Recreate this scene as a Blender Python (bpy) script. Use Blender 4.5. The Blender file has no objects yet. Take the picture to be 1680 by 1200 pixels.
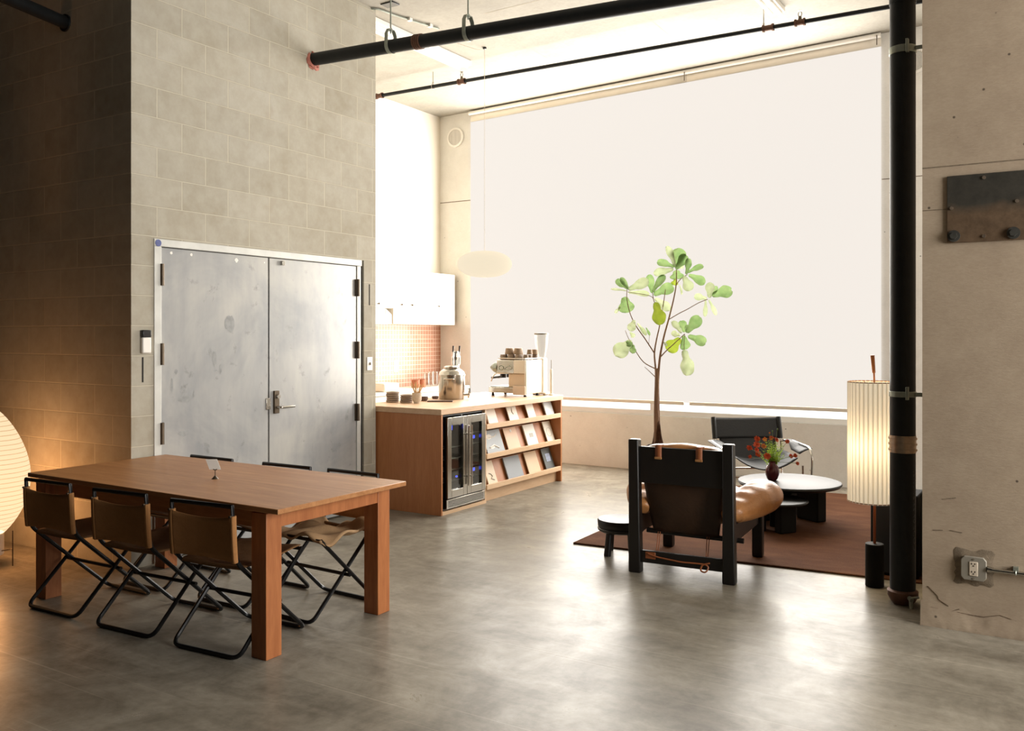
import bpy, bmesh, math, random
from mathutils import Vector as V, Matrix, Euler
R = math.radians
PI = math.pi
rnd = random.Random(7)
C = bpy.context.scene.collection

# ------------------------------------------------------------------ survey of the room
# eye height, focal length (pixels of a 1680-wide frame), yaw: used to place things on known planes
F, CX, HY, H, TH = 1450., 840., 550., 1.572, R(31.97)
FW = V((-math.sin(TH), math.cos(TH), 0)); RT = V((math.cos(TH), math.sin(TH), 0))

def ray(px, py):
    return FW + RT * ((px - CX) / F) - V((0, 0, (py - HY) / F))
def D(px, py, t): return V((0, 0, H)) + ray(px, py) * t
def G(px, py, z=0.): return D(px, py, (H - z) * F / (py - HY))
def PX(px, py, x): return D(px, py, x / ray(px, py).x)
def PY(px, py, y): return D(px, py, y / ray(px, py).y)

# ------------------------------------------------------------------ materials
def lin(c):
    def f(v):
        v /= 255.
        return v / 12.92 if v <= .04045 else ((v + .055) / 1.055) ** 2.4
    return (f(c[0]), f(c[1]), f(c[2]), 1.)

class NT:
    def __init__(s, name):
        s.m = bpy.data.materials.new(name); s.m.use_nodes = True
        s.t = s.m.node_tree; s.t.nodes.clear()
        s.out = s.n('ShaderNodeOutputMaterial')
    def n(s, typ, **kw):
        nd = s.t.nodes.new(typ)
        for k, v in kw.items():
            if hasattr(nd, k): setattr(nd, k, v)
        return nd
    def l(s, a, b): s.t.links.new(a, b)
    def val(s, nd, **kw):
        for k, v in kw.items(): nd.inputs[k.replace('_', ' ')].default_value = v
        return nd
    def coord(s, kind='Object', scale=(1, 1, 1), rot=(0, 0, 0), loc=(0, 0, 0)):
        tc = s.n('ShaderNodeTexCoord'); mp = s.n('ShaderNodeMapping')
        mp.inputs['Scale'].default_value = scale; mp.inputs['Rotation'].default_value = rot; mp.inputs['Location'].default_value = loc
        s.l(tc.outputs[kind], mp.inputs['Vector']); return mp.outputs['Vector']
    def noise(s, vec, scale, detail=4., rough=.55, dist=0.):
        nd = s.n('ShaderNodeTexNoise'); s.l(vec, nd.inputs['Vector'])
        nd.inputs['Scale'].default_value = scale; nd.inputs['Detail'].default_value = detail
        nd.inputs['Roughness'].default_value = rough; nd.inputs['Distortion'].default_value = dist
        return nd.outputs['Fac']
    def ramp(s, fac, stops):
        r = s.n('ShaderNodeValToRGB'); e = r.color_ramp.elements
        while len(e) < len(stops): e.new(.5)
        for i, (p, c) in enumerate(stops):
            e[i].position = p; e[i].color = c if len(c) == 4 else (*c, 1)
        s.l(fac, r.inputs['Fac']); return r.outputs['Color']
    def mix(s, fac, a, b, mode='MIX'):
        m = s.n('ShaderNodeMix'); m.data_type = 'RGBA'; m.blend_type = mode
        for src, idx in ((fac, 0), (a, 6), (b, 7)):
            if isinstance(src, (int, float)): m.inputs[idx].default_value = src
            elif isinstance(src, tuple): m.inputs[idx].default_value = src
            else: s.l(src, m.inputs[idx])
        return m.outputs[2]
    def bump(s, h, strength=.2, dist=.01, normal=None):
        b = s.n('ShaderNodeBump'); b.inputs['Strength'].default_value = strength; b.inputs['Distance'].default_value = dist
        s.l(h, b.inputs['Height'])
        if normal: s.l(normal, b.inputs['Normal'])
        return b.outputs['Normal']
    def pbr(s, col, rough=.5, metal=0., normal=None, **kw):
        p = s.n('ShaderNodeBsdfPrincipled')
        for src, k in ((col, 'Base Color'), (rough, 'Roughness'), (metal, 'Metallic')):
            if isinstance(src, (int, float, tuple)): p.inputs[k].default_value = src
            else: s.l(src, p.inputs[k])
        if normal: s.l(normal, p.inputs['Normal'])
        for k, v in kw.items(): p.inputs[k.replace('_', ' ')].default_value = v
        s.l(p.outputs[0], s.out.inputs['Surface']); return p

def plain(name, c, rough=.5, metal=0., var=.12, scale=12., bump=0., **kw):
    """one colour with a slight procedural mottling"""
    t = NT(name); v = t.coord(); n = t.noise(v, scale)
    a = lin(c); d = tuple(x * (1 - var) for x in a[:3]) + (1,); u = tuple(min(1, x * (1 + var)) for x in a[:3]) + (1,)
    col = t.ramp(n, [(.3, d), (.7, u)])
    nm = t.bump(t.noise(v, scale * 6), bump, .004) if bump else None
    t.pbr(col, rough, metal, nm, **kw); return t.m

def wood(name, c1, c2, rough=.45, scale=(1.2, 14, 14), bump=.05):
    t = NT(name); v = t.coord(scale=scale)
    n = t.noise(v, 2.2, 8, .6, .6); n2 = t.noise(t.coord(scale=tuple(x * 6 for x in scale)), 3, 3)
    col = t.ramp(n, [(.3, lin(c1)), (.55, tuple((p + q) / 2 for p, q in zip(lin(c1), lin(c2)))), (.72, lin(c2))])
    col = t.mix(.25, col, t.ramp(n2, [(.35, lin(c1)), (.65, lin(c2))]), 'MIX')
    t.pbr(col, rough, 0, t.bump(n2, bump, .003)); return t.m

def concrete(name, ca, cb, cc, scale=1.0, rough=.8, bump=.15, pits=True, spec=.3):
    t = NT(name); v = t.coord()
    n1 = t.noise(v, .9 * scale, 6, .6, .3); n2 = t.noise(v, 5 * scale, 6, .65); n3 = t.noise(t.coord(scale=(1, 1, 3)), 38 * scale, 4, .7)
    col = t.ramp(n1, [(.3, lin(ca)), (.5, lin(cb)), (.7, lin(cc))])
    col = t.mix(.35, col, t.ramp(n2, [(.35, lin(ca)), (.65, lin(cc))]))
    col = t.mix(.18, col, t.ramp(n3, [(.4, lin(ca)), (.6, lin(cc))]))
    hgt = n3
    if pits:
        vs_ = t.n('ShaderNodeTexVoronoi'); t.l(v, vs_.inputs['Vector']); vs_.inputs['Scale'].default_value = 24
        pk = t.ramp(vs_.outputs['Distance'], [(.06, (0, 0, 0)), (.12, (1, 1, 1))])
        col = t.mix(t.mix(1., pk, (1, 1, 1, 1)), tuple(x * .55 for x in lin(ca)[:3]) + (1,), col)
        vo = t.n('ShaderNodeTexVoronoi'); t.l(v, vo.inputs['Vector']); vo.inputs['Scale'].default_value = 7
        pm = t.ramp(vo.outputs['Distance'], [(.03, (0, 0, 0)), (.06, (1, 1, 1))])
        dark = tuple(x * .35 for x in lin(ca)[:3]) + (1,)
        col = t.mix(pm, dark, col)
    t.pbr(col, rough, 0, t.bump(hgt, bump, .01), Specular_IOR_Level=spec); return t.m

def glow(name, c, strength, see=0., ribs=None, alb=.06):
    """a paper or fabric shade lit from behind / inside; see = how much passes straight through"""
    t = NT(name); em = t.n('ShaderNodeEmission'); em.inputs['Strength'].default_value = strength
    col = lin(c)
    if ribs:
        v = t.coord()
        w = t.n('ShaderNodeTexWave'); w.wave_type = 'BANDS'; w.bands_direction = 'Z'
        t.l(v, w.inputs['Vector']); w.inputs['Scale'].default_value = ribs; w.inputs['Distortion'].default_value = .25; w.inputs['Detail'].default_value = 1
        k = t.ramp(w.outputs['Fac'], [(0., (.52, .46, .36)), (.10, (1, 1, 1))])
        col2 = t.mix(1., k, col, 'MULTIPLY'); t.l(col2, em.inputs['Color'])
    else: em.inputs['Color'].default_value = col
    sh = em.outputs[0]
    df = t.n('ShaderNodeBsdfDiffuse'); df.inputs['Color'].default_value = tuple(x * alb for x in lin(c)[:3]) + (1,)
    ad = t.n('ShaderNodeAddShader'); t.l(sh, ad.inputs[0]); t.l(df.outputs[0], ad.inputs[1]); sh = ad.outputs[0]
    if see:
        tr = t.n('ShaderNodeBsdfTransparent'); mx = t.n('ShaderNodeMixShader'); mx.inputs[0].default_value = see
        t.l(sh, mx.inputs[1]); t.l(tr.outputs[0], mx.inputs[2]); sh = mx.outputs[0]
    t.l(sh, t.out.inputs['Surface']); return t.m

def block_mat():
    t = NT('concrete_block'); v = t.coord('UV')
    b = t.n('ShaderNodeTexBrick'); t.l(v, b.inputs['Vector'])
    t.val(b, Scale=1., Mortar_Size=.005, Mortar_Smooth=.25, Bias=0., Brick_Width=.407, Row_Height=.2045)
    b.inputs['Color1'].default_value = lin((152, 145, 128)); b.inputs['Color2'].default_value = lin((176, 170, 155)); b.inputs['Mortar'].default_value = lin((188, 181, 163))
    b.offset = .5; b.offset_frequency = 2
    vo = t.coord()
    n1 = t.noise(vo, 1.6, 5, .6, .4); n2 = t.noise(vo, 9, 5, .65); n3 = t.noise(vo, 90, 3, .7)
    col = t.mix(.5, b.outputs['Color'], t.ramp(n1, [(.3, lin((152, 143, 124))), (.5, lin((170, 164, 150))), (.7, lin((177, 173, 163)))]))
    col = t.mix(.22, col, t.ramp(n2, [(.35, lin((142, 132, 112))), (.65, lin((186, 182, 170)))]))
    # keep the joints light
    col = t.mix(b.outputs['Fac'], col, lin((188, 181, 163)))
    edge = t.ramp(b.outputs['Fac'], [(0, (1, 1, 1)), (1, (0, 0, 0))])
    sm = t.ramp(t.noise(vo, 3.2, 3, .5), [(.66, (0, 0, 0)), (.74, (1, 1, 1))])
    col = t.mix(t.mix(1., sm, (.25, .25, .25, 1), 'MULTIPLY'), col, lin((148, 132, 108)))
    nm = t.bump(edge, .8, .008); nm = t.bump(n3, .12, .004, nm)
    t.pbr(col, .85, 0, nm, Specular_IOR_Level=.25); return t.m

def floor_mat():
    t = NT('polished_concrete'); v = t.coord()
    n1 = t.noise(v, .55, 6, .62, .8); n2 = t.noise(v, 2.6, 7, .68, .7); n3 = t.noise(v, 16, 5, .7)
    st = t.noise(t.coord(rot=(0, 0, .7), scale=(.35, 4, 1)), 1.6, 6, .65, .4)
    col = t.ramp(n1, [(.32, lin((98, 91, 79))), (.5, lin((128, 121, 108))), (.68, lin((152, 145, 131)))])
    col = t.mix(.5, col, t.ramp(n2, [(.38, lin((82, 74, 62))), (.52, lin((126, 120, 107))), (.64, lin((164, 157, 143)))]))
    col = t.mix(.2, col, t.ramp(st, [(.4, lin((84, 78, 68))), (.6, lin((158, 150, 136)))]))
    col = t.mix(.12, col, t.ramp(n3, [(.4, lin((80, 74, 64))), (.6, lin((170, 162, 148)))]))
    # fine pale scratches
    sc = None
    for rz, s in ((.5, 1.0), (-.4, 1.3), (1.3, .8)):
        w = t.n('ShaderNodeTexNoise'); t.l(t.coord(rot=(0, 0, rz), scale=(.3, 60 * s, 1)), w.inputs['Vector']); w.inputs['Scale'].default_value = 1.1; w.inputs['Detail'].default_value = 1
        k = t.ramp(w.outputs['Fac'], [(.715, (0, 0, 0)), (.74, (1, 1, 1))])
        sc = k if sc is None else t.mix(1., sc, k, 'LIGHTEN')
    col = t.mix(t.mix(1., sc, (.3, .3, .3, 1), 'MULTIPLY'), col, lin((190, 180, 162)))
    rg = t.ramp(n2, [(.35, (.37, .37, .37)), (.52, (.32, .32, .32)), (.68, (.27, .27, .27))])
    t.pbr(col, rg, 0, t.bump(n2, .06, .02), Specular_IOR_Level=.13); return t.m

def door_mat():
    t = NT('grey_primed_steel'); v = t.coord()
    n1 = t.noise(v, 1.3, 5, .6, .5); n2 = t.noise(v, 6, 6, .7, .3); n3 = t.noise(t.coord(scale=(1, 1, .22)), 7, 4, .6)
    col = t.ramp(n1, [(.36, lin((146, 148, 150))), (.5, lin((170, 170, 168))), (.62, lin((186, 184, 178)))])
    col = t.mix(.3, col, t.ramp(n3, [(.35, lin((146, 150, 154))), (.65, lin((186, 184, 180)))]))
    sm = t.ramp(n2, [(.60, (0, 0, 0)), (.72, (1, 1, 1))])
    col = t.mix(t.mix(1., sm, (.6, .6, .6, 1), 'MULTIPLY'), col, lin((112, 112, 112)))
    t.pbr(col, .27, .15, t.bump(n2, .03, .01), Specular_IOR_Level=.6); return t.m

def tile_mat():
    t = NT('pink_tile'); v = t.coord('UV'); b = t.n('ShaderNodeTexBrick'); t.l(v, b.inputs['Vector'])
    t.val(b, Scale=1., Mortar_Size=.003, Mortar_Smooth=.1, Bias=0., Brick_Width=.055, Row_Height=.055)
    b.offset = 0
    b.inputs['Color1'].default_value = lin((186, 134, 110)); b.inputs['Color2'].default_value = lin((198, 148, 124)); b.inputs['Mortar'].default_value = lin((232, 216, 200))
    t.pbr(b.outputs['Color'], .3, 0, t.bump(b.outputs['Fac'], -.3, .002)); return t.m

def canvas(name, c1, c2, scale=160):
    t = NT(name); v = t.coord(); n = t.noise(v, 3, 5, .6); n2 = t.noise(v, scale, 2)
    col = t.ramp(n, [(.3, lin(c1)), (.7, lin(c2))]); col = t.mix(.2, col, t.ramp(n2, [(.4, lin(c1)), (.6, lin(c2))]))
    wv = t.noise(v, 16, 3, .5, .8)
    nm = t.bump(n2, .3, .002); nm = t.bump(wv, .25, .01, nm)
    t.pbr(col, .85, 0, nm, Specular_IOR_Level=.2); return t.m

def leather(name, c1, c2, rough=.42, wr=.35):
    t = NT(name); v = t.coord(); n = t.noise(v, 5, 6, .65); g = t.noise(v, 60, 3, .6); w = t.noise(t.coord(scale=(5, 1.4, 5)), 5, 4, .6, 1.2)
    col = t.ramp(n, [(.3, lin(c1)), (.7, lin(c2))])
    nm = t.bump(w, wr, .02); nm = t.bump(g, .12, .003, nm)
    t.pbr(col, rough, 0, nm); return t.m

def leaf_mat(name, c1, c2):
    t = NT(name); v = t.coord(); n = t.noise(v, 14, 4)
    col = t.ramp(n, [(.3, lin(c1)), (.7, lin(c2))])
    p = t.n('ShaderNodeBsdfPrincipled'); t.l(col, p.inputs['Base Color']); p.inputs['Roughness'].default_value = .45
    tr = t.n('ShaderNodeBsdfTranslucent'); t.l(t.mix(.15, col, lin((150, 168, 96))), tr.inputs['Color'])
    mx = t.n('ShaderNodeMixShader'); mx.inputs[0].default_value = .4
    t.l(p.outputs[0], mx.inputs[1]); t.l(tr.outputs[0], mx.inputs[2]); t.l(mx.outputs[0], t.out.inputs['Surface']); return t.m

def glass(name, c, rough=.02, ior=1.45):
    t = NT(name); t.pbr(lin(c), rough, 0, None, Transmission_Weight=1., IOR=ior); return t.m

M = dict(
    block=block_mat(), floor=floor_mat(), doorp=door_mat(), tile=tile_mat(),
    ceil=concrete('ceiling_concrete', (152, 147, 136), (168, 163, 151), (180, 175, 164), .8, .85, .05, False),
    pier=concrete('pier_concrete', (154, 136, 116), (170, 152, 130), (184, 167, 145), 1.2, .82, .12),
    wallc=concrete('window_wall_concrete', (212, 209, 202), (226, 223, 216), (234, 232, 226), 1.1, .82, .08),
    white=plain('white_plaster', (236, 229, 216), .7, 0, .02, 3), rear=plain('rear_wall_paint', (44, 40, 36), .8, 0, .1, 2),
    cab=plain('cream_lacquer', (240, 232, 216), .4, 0, .02, 3), frame=plain('frame_paint', (200, 200, 194), .45, .1, .1, 6),
    table=wood('table_oak', (150, 98, 56), (190, 138, 90), .42, (.8, 9, 9)), leg=wood('leg_oak', (148, 86, 46), (184, 118, 70), .45, (9, 9, .8)),
    cherry=wood('cherry_veneer', (166, 104, 60), (194, 132, 84), .45, (5, 5, .6)), maple=wood('pale_maple', (206, 170, 134), (226, 196, 162), .45, (4, .7, 4)),
    top=wood('maple_worktop', (196, 158, 122), (218, 184, 150), .4, (6, .8, 6)),
    black=plain('black_tube', (20, 20, 21), .35, .4, .1, 8), bwood=wood('black_stained_wood', (12, 10, 9), (22, 18, 15), .42, (8, 8, 1.2)),
    iron=plain('black_iron_pipe', (16, 20, 22), .55, .3, .25, 20, .15), matt=plain('matt_black', (20, 19, 17), .7, 0, .1, 8, Specular_IOR_Level=.2),
    steel=plain('stainless_steel', (178, 174, 166), .2, 1., .05, 6), chrome=plain('chrome', (220, 218, 214), .08, 1., .02, 5), galv=plain('galvanised_steel', (150, 156, 146), .45, .7, .12, 25),
    brass=plain('aged_bronze', (92, 80, 66), .4, .7, .15, 20), rust=plain('red_oxide_fitting', (98, 66, 50), .6, .3, .2, 25), red=plain('fire_stop_red', (158, 96, 80), .8, 0, .25, 30, .3),
    canvas=canvas('tan_canvas', (150, 104, 62), (176, 128, 82)), canvd=canvas('brown_canvas', (104, 74, 46), (132, 98, 64)),
    canvl=canvas('crumpled_canvas', (152, 122, 88), (182, 150, 114)),
    cognac=leather('cognac_leather', (150, 98, 54), (188, 132, 80), .36, .18), saddle=leather('saddle_leather', (46, 27, 12), (62, 38, 18), .5, .2), strap=leather('strap_leather', (128, 70, 36), (158, 94, 54), .5, .1),
    bleather=leather('black_leather', (13, 14, 14), (21, 23, 23), .55, .1),
    rug=None, board=plain('dark_walnut', (92, 70, 58), .5, 0, .2, 20),
    plastic=plain('white_plastic', (236, 232, 224), .4, 0, .02, 4), dplastic=plain('dark_plastic', (26, 26, 28), .3, 0, .05, 4), grey=plain('grey_paint', (146, 140, 128), .5, .2, .06, 12),
    paper=plain('white_paper', (228, 224, 216), .7, 0, .03, 4), plate=None, clay=plain('stoneware', (136, 116, 98), .6, 0, .2, 40), clay2=plain('pale_stoneware', (196, 184, 166), .55, 0, .12, 40),
    terra=plain('terracotta', (160, 96, 64), .6, 0, .15, 20), bamboo=wood('stirrer_wood', (196, 160, 112), (216, 184, 138), .6, (4, 4, .6)),
    soil=plain('soil', (60, 44, 32), .95, 0, .3, 40, .5), bark=wood('fig_bark', (150, 116, 94), (200, 170, 146), .8, (20, 20, 2), .3), moss=plain('dry_moss', (112, 78, 50), .95, 0, .4, 60, .6),
    hop=None, mtop=plain('satin_black_top', (24, 23, 21), .5, 0, .1, 8), slot=plain('slot_black', (40, 38, 36), .7, 0, .05, 8), pot=plain('charcoal_pot', (52, 48, 44), .7, 0, .1, 10), glass=glass('clear_glass', (245, 248, 246)), pglass=glass('plum_glass', (120, 44, 56), .05),
    smoked=plain('smoked_glass', (30, 30, 34), .06, 0, .1, 4), stem=plain('green_stem', (86, 112, 40), .6, 0, .15, 30), rfl=plain('red_petal', (196, 78, 34), .6, 0, .25, 60), ofl=plain('orange_petal', (214, 132, 64), .6, 0, .2, 60),
    feather=leaf_mat('feathery_green', (110, 140, 30), (150, 172, 44)),
    leaf_a=leaf_mat('fig_leaf', (98, 130, 80), (134, 158, 106)), leaf_b=leaf_mat('fig_leaf_yellow', (124, 142, 30), (146, 160, 48)), leaf_c=leaf_mat('fig_leaf_pale', (158, 170, 134), (188, 196, 164)),
    led=glow('blue_led', (70, 90, 255), 1.6), copper=plain('copper_pole', (150, 84, 54), .35, .8, .1, 10), mortar=plain('rough_mortar', (118, 104, 86), .95, 0, .25, 40, .6),
    gap=plain('dark_gap', (30, 27, 24), .9, 0, .05, 5), coil=plain('pipe_coupling_steel', (168, 150, 132), .35, .8, .15, 30),
)
def rug_mat():
    t = NT('rust_wool'); v = t.coord(); a = t.noise(t.coord(scale=(1, 2., 1), rot=(0, 0, .1)), 2.6, 6, .65, .4); b = t.noise(v, 150, 3, .7)
    col = t.ramp(a, [(.32, lin((74, 45, 29))), (.5, lin((88, 55, 36))), (.68, lin((104, 68, 46)))])
    col = t.mix(.3, col, t.ramp(b, [(.4, lin((58, 36, 22))), (.6, lin((122, 84, 58)))]))
    t.pbr(col, .95, 0, t.bump(b, .5, .006), Specular_IOR_Level=.1); return t.m
M['rug'] = rug_mat()
def thin_clear():
    t = NT('thin_clear_plastic'); g = t.n('ShaderNodeBsdfGlossy'); g.inputs['Roughness'].default_value = .1; tr = t.n('ShaderNodeBsdfTransparent'); tr.inputs['Color'].default_value = (.95, .94, .92, 1)
    mx = t.n('ShaderNodeMixShader'); mx.inputs[0].default_value = .05; t.l(tr.outputs[0], mx.inputs[1]); t.l(g.outputs[0], mx.inputs[2]); t.l(mx.outputs[0], t.out.inputs['Surface']); return t.m
M['hop'] = thin_clear()
def plate_mat():
    t = NT('weathered_steel_plate'); v = t.coord()
    g = t.n('ShaderNodeSeparateXYZ'); t.l(v, g.inputs[0]); n = t.noise(v, 14, 5, .7); nb = t.noise(v, 3, 3)
    mm = t.n('ShaderNodeMath'); mm.operation = 'MULTIPLY_ADD'; t.l(nb, mm.inputs[0]); mm.inputs[1].default_value = .25; t.l(g.outputs[2], mm.inputs[2])
    rustm = t.ramp(mm.outputs[0], [(.27, (1, 1, 1)), (.34, (0, 0, 0))])
    a = t.ramp(n, [(.3, lin((52, 50, 44))), (.7, lin((70, 66, 58)))]); b = t.ramp(n, [(.3, lin((88, 70, 52))), (.7, lin((118, 96, 74)))])
    t.pbr(t.mix(rustm, a, b), .55, .3, t.bump(n, .1, .004)); return t.m
M['plate'] = plate_mat()
M['shade'] = glow('backlit_shade_cloth', (244, 237, 229), .97)
M['lantern'] = glow('lantern_paper', (255, 226, 184), .98, .10, 10.2)
def pleat_mat():
    t = NT('pleated_shade'); v = t.coord(); x = t.n('ShaderNodeSeparateXYZ'); t.l(v, x.inputs[0])
    a = t.n('ShaderNodeMath'); a.operation = 'ARCTAN2'; t.l(x.outputs[1], a.inputs[0]); t.l(x.outputs[0], a.inputs[1])
    b = t.n('ShaderNodeMath'); b.operation = 'MULTIPLY'; t.l(a.outputs[0], b.inputs[0]); b.inputs[1].default_value = 34
    c = t.n('ShaderNodeMath'); c.operation = 'COSINE'; t.l(b.outputs[0], c.inputs[0])
    d = t.n('ShaderNodeMath'); d.operation = 'MULTIPLY_ADD'; t.l(c.outputs[0], d.inputs[0]); d.inputs[1].default_value = .5; d.inputs[2].default_value = .5
    col = t.ramp(d.outputs[0], [(.08, (.056, .047, .033)), (.5, (.090, .080, .062))])
    tr = t.n('ShaderNodeBsdfTranslucent'); t.l(col, tr.inputs['Color'])
    df = t.n('ShaderNodeBsdfDiffuse'); df.inputs['Color'].default_value = (.5, .46, .38, 1)
    ad = t.n('ShaderNodeAddShader'); t.l(tr.outputs[0], ad.inputs[0]); t.l(df.outputs[0], ad.inputs[1]); em = t.n('ShaderNodeEmission'); em.inputs['Strength'].default_value = 4.2; t.l(col, em.inputs['Color']); a2 = t.n('ShaderNodeAddShader'); t.l(ad.outputs[0], a2.inputs[0]); t.l(em.outputs[0], a2.inputs[1]); t.l(a2.outputs[0], t.out.inputs['Surface']); return t.m
M['pleat'] = pleat_mat()
M['pend'] = glow('pendant_skin', (255, 240, 212), .88, .06)

# ------------------------------------------------------------------ mesh helpers
class MB:
    def __init__(s): s.b = bmesh.new()
    def face(s, vs):
        try: return s.b.faces.new(vs)
        except ValueError: return None
    def box(s, lo, hi, rot=None, piv=None):
        lo, hi = V(lo), V(hi); vs = []
        for x in (lo.x, hi.x):
            for y in (lo.y, hi.y):
                for z in (lo.z, hi.z):
                    p = V((x, y, z))
                    if rot is not None:
                        q = V(piv) if piv is not None else (lo + hi) / 2
                        p = rot @ (p - q) + q
                    vs.append(s.b.verts.new(p))
        for f in ((0, 1, 3, 2), (4, 6, 7, 5), (0, 4, 5, 1), (2, 3, 7, 6), (0, 2, 6, 4), (1, 5, 7, 3)): s.face([vs[i] for i in f])
        return s
    def rings(s, rs, cap=True, closed=False):
        """rs: list of rings (lists of points), all the same length"""
        R_ = [[s.b.verts.new(p) for p in r] for r in rs]; n = len(R_[0])
        m = len(R_) if closed else len(R_) - 1
        for i in range(m):
            a, b = R_[i], R_[(i + 1) % len(R_)]
            for j in range(n): s.face([a[j], a[(j + 1) % n], b[(j + 1) % n], b[j]])
        if cap and not closed: s.face(list(reversed(R_[0]))); s.face(R_[-1])
        return s
    def tube(s, pts, r, n=8, closed=False, cap=True):
        pts = [V(p) for p in pts]; rr = r if isinstance(r, (list, tuple)) else [r] * len(pts)
        up = None; rs = []
        for i, p in enumerate(pts):
            a = pts[i - 1] if (i > 0 or closed) else p; b = pts[(i + 1) % len(pts)] if (i < len(pts) - 1 or closed) else p
            d = (b - a)
            d = d.normalized() if d.length > 1e-9 else V((0, 0, 1))
            if up is None: up = d.orthogonal().normalized()
            up = (up - d * up.dot(d))
            up = up.normalized() if up.length > 1e-6 else d.orthogonal().normalized()
            w = d.cross(up)
            rs.append([p + (up * math.cos(2 * PI * k / n) + w * math.sin(2 * PI * k / n)) * rr[i] for k in range(n)])
        return s.rings(rs, cap, closed)
    def cyl(s, p, q, r, r2=None, n=20): return s.tube([p, q], [r, r if r2 is None else r2], n)
    def lathe(s, prof, c=(0, 0, 0), n=28, cap=True, sx=1., sy=1.):
        c = V(c)
        return s.rings([[c + V((r * sx * math.cos(2 * PI * k / n), r * sy * math.sin(2 * PI * k / n), z)) for k in range(n)] for r, z in prof], cap)
    def prism(s, poly, axis, a, b):
        """poly in the two other axes (cyclic order), extruded along axis from a to b"""
        def P(u, v, w): return V({'x': (w, u, v), 'y': (u, w, v), 'z': (u, v, w)}[axis])
        return s.rings([[P(u, v, a) for u, v in poly], [P(u, v, b) for u, v in poly]])
    def sheet(s, fn, nu, nv):
        g = [[s.b.verts.new(V(fn(i / nu, j / nv))) for j in range(nv + 1)] for i in range(nu + 1)]
        for i in range(nu):
            for j in range(nv): s.face([g[i][j], g[i + 1][j], g[i + 1][j + 1], g[i][j + 1]])
        return s
    def ell(s, c, r, e=1., n=20, m=12, rot=None):
        """superellipsoid"""
        c = V(c); pw = lambda v: math.copysign(abs(v) ** e, v); rs = []
        for i in range(m + 1):
            ph = -PI / 2 + PI * i / m; ph = max(-PI / 2 + .02, min(PI / 2 - .02, ph)); ring = []
            for k in range(n):
                th = 2 * PI * k / n
                p = V((r[0] * pw(math.cos(ph)) * pw(math.cos(th)), r[1] * pw(math.cos(ph)) * pw(math.sin(th)), r[2] * pw(math.sin(ph))))
                ring.append(c + (rot @ p if rot is not None else p))
            rs.append(ring)
        return s.rings(rs)
    def move(s, fn):
        for v in s.b.verts: v.co = V(fn(v.co))
        return s

def setp(o, label=None, cat=None, group=None, kind=None):
    if label: o['label'] = label
    if cat: o['category'] = cat
    if group: o['group'] = group
    if kind: o['kind'] = kind
    return o

def obj(name, mb, mat, parent=None, bevel=0., seg=2, sub=0, solid=0., smooth=True, label=None, cat=None, group=None, kind=None, uv=None, angle=40, loc=None, rz=0.):
    b = mb.b; bmesh.ops.recalc_face_normals(b, faces=b.faces[:])
    me = bpy.data.meshes.new(name)
    if uv:
        ul = b.loops.layers.uv.new('UVMap'); b.normal_update()
        for f in b.faces:
            for l in f.loops: l[ul].uv = uv(l.vert.co, f.normal)
    b.to_mesh(me); b.free()
    me.materials.append(mat)
    o = bpy.data.objects.new(name, me); C.objects.link(o)
    if loc is not None: o.location = loc
    o.rotation_euler.z = rz
    if parent is not None: o.parent = parent
    if smooth:
        me.shade_smooth(); me.set_sharp_from_angle(angle=R(angle))
    if solid:
        m = o.modifiers.new('s', 'SOLIDIFY'); m.thickness = solid; m.offset = 0
    if bevel:
        m = o.modifiers.new('b', 'BEVEL'); m.width = bevel; m.segments = seg; m.limit_method = 'ANGLE'; m.angle_limit = R(40)
    if sub:
        m = o.modifiers.new('u', 'SUBSURF'); m.levels = sub; m.render_levels = sub
    return setp(o, label, cat, group, kind)

def thing(name, label, cat, loc=(0, 0, 0), rz=0., group=None, kind=None):
    o = bpy.data.objects.new(name, None); C.objects.link(o); o.empty_display_size = .1
    o.location = loc; o.rotation_euler.z = rz
    return setp(o, label, cat, group, kind)

def copy_tree(o, parent=None):
    c = o.copy(); C.objects.link(c)
    if parent is not None: c.parent = parent
    for ch in list(o.children): copy_tree(ch, c)
    return c

def arc(pts, rad=.04, n=5):
    """round the corners of a polyline"""
    pts = [V(p) for p in pts]; out = [pts[0]]
    for i in range(1, len(pts) - 1):
        a, p, b = pts[i - 1], pts[i], pts[i + 1]
        da, db = (a - p), (b - p); r = min(rad, da.length * .45, db.length * .45)
        s, e = p + da.normalized() * r, p + db.normalized() * r
        for k in range(n + 1):
            t = k / n; out.append(s * (1 - t) ** 2 + p * 2 * t * (1 - t) + e * t ** 2)
    return out + [pts[-1]]

def B(lo, hi): return MB().box(lo, hi)

# ------------------------------------------------------------------ the setting
WY = 9.54           # window wall
BX, BY0, BY1 = -5.30, 3.672, 6.153   # block volume: front plane, corner, far end
def cz(x): return 4.49 + .0228 * (x + 7.09)
def st(name, mb, mat, label, cat, **kw): return obj(name, mb, mat, kind='structure', label=label, cat=cat, smooth=False, **kw)

st('floor', B((-9, -6, -.1), (4.2, 9.7, 0)), M['floor'], 'mottled grey polished concrete floor across the whole loft', 'floor')
c = MB(); c.prism([(-9, cz(-9)), (4.2, cz(4.2)), (4.2, 5.1), (-9, 5.1)], 'y', -6, 9.7)
ceiling = st('ceiling', c, M['ceil'], 'pale board-marked concrete ceiling', 'ceiling')

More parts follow.
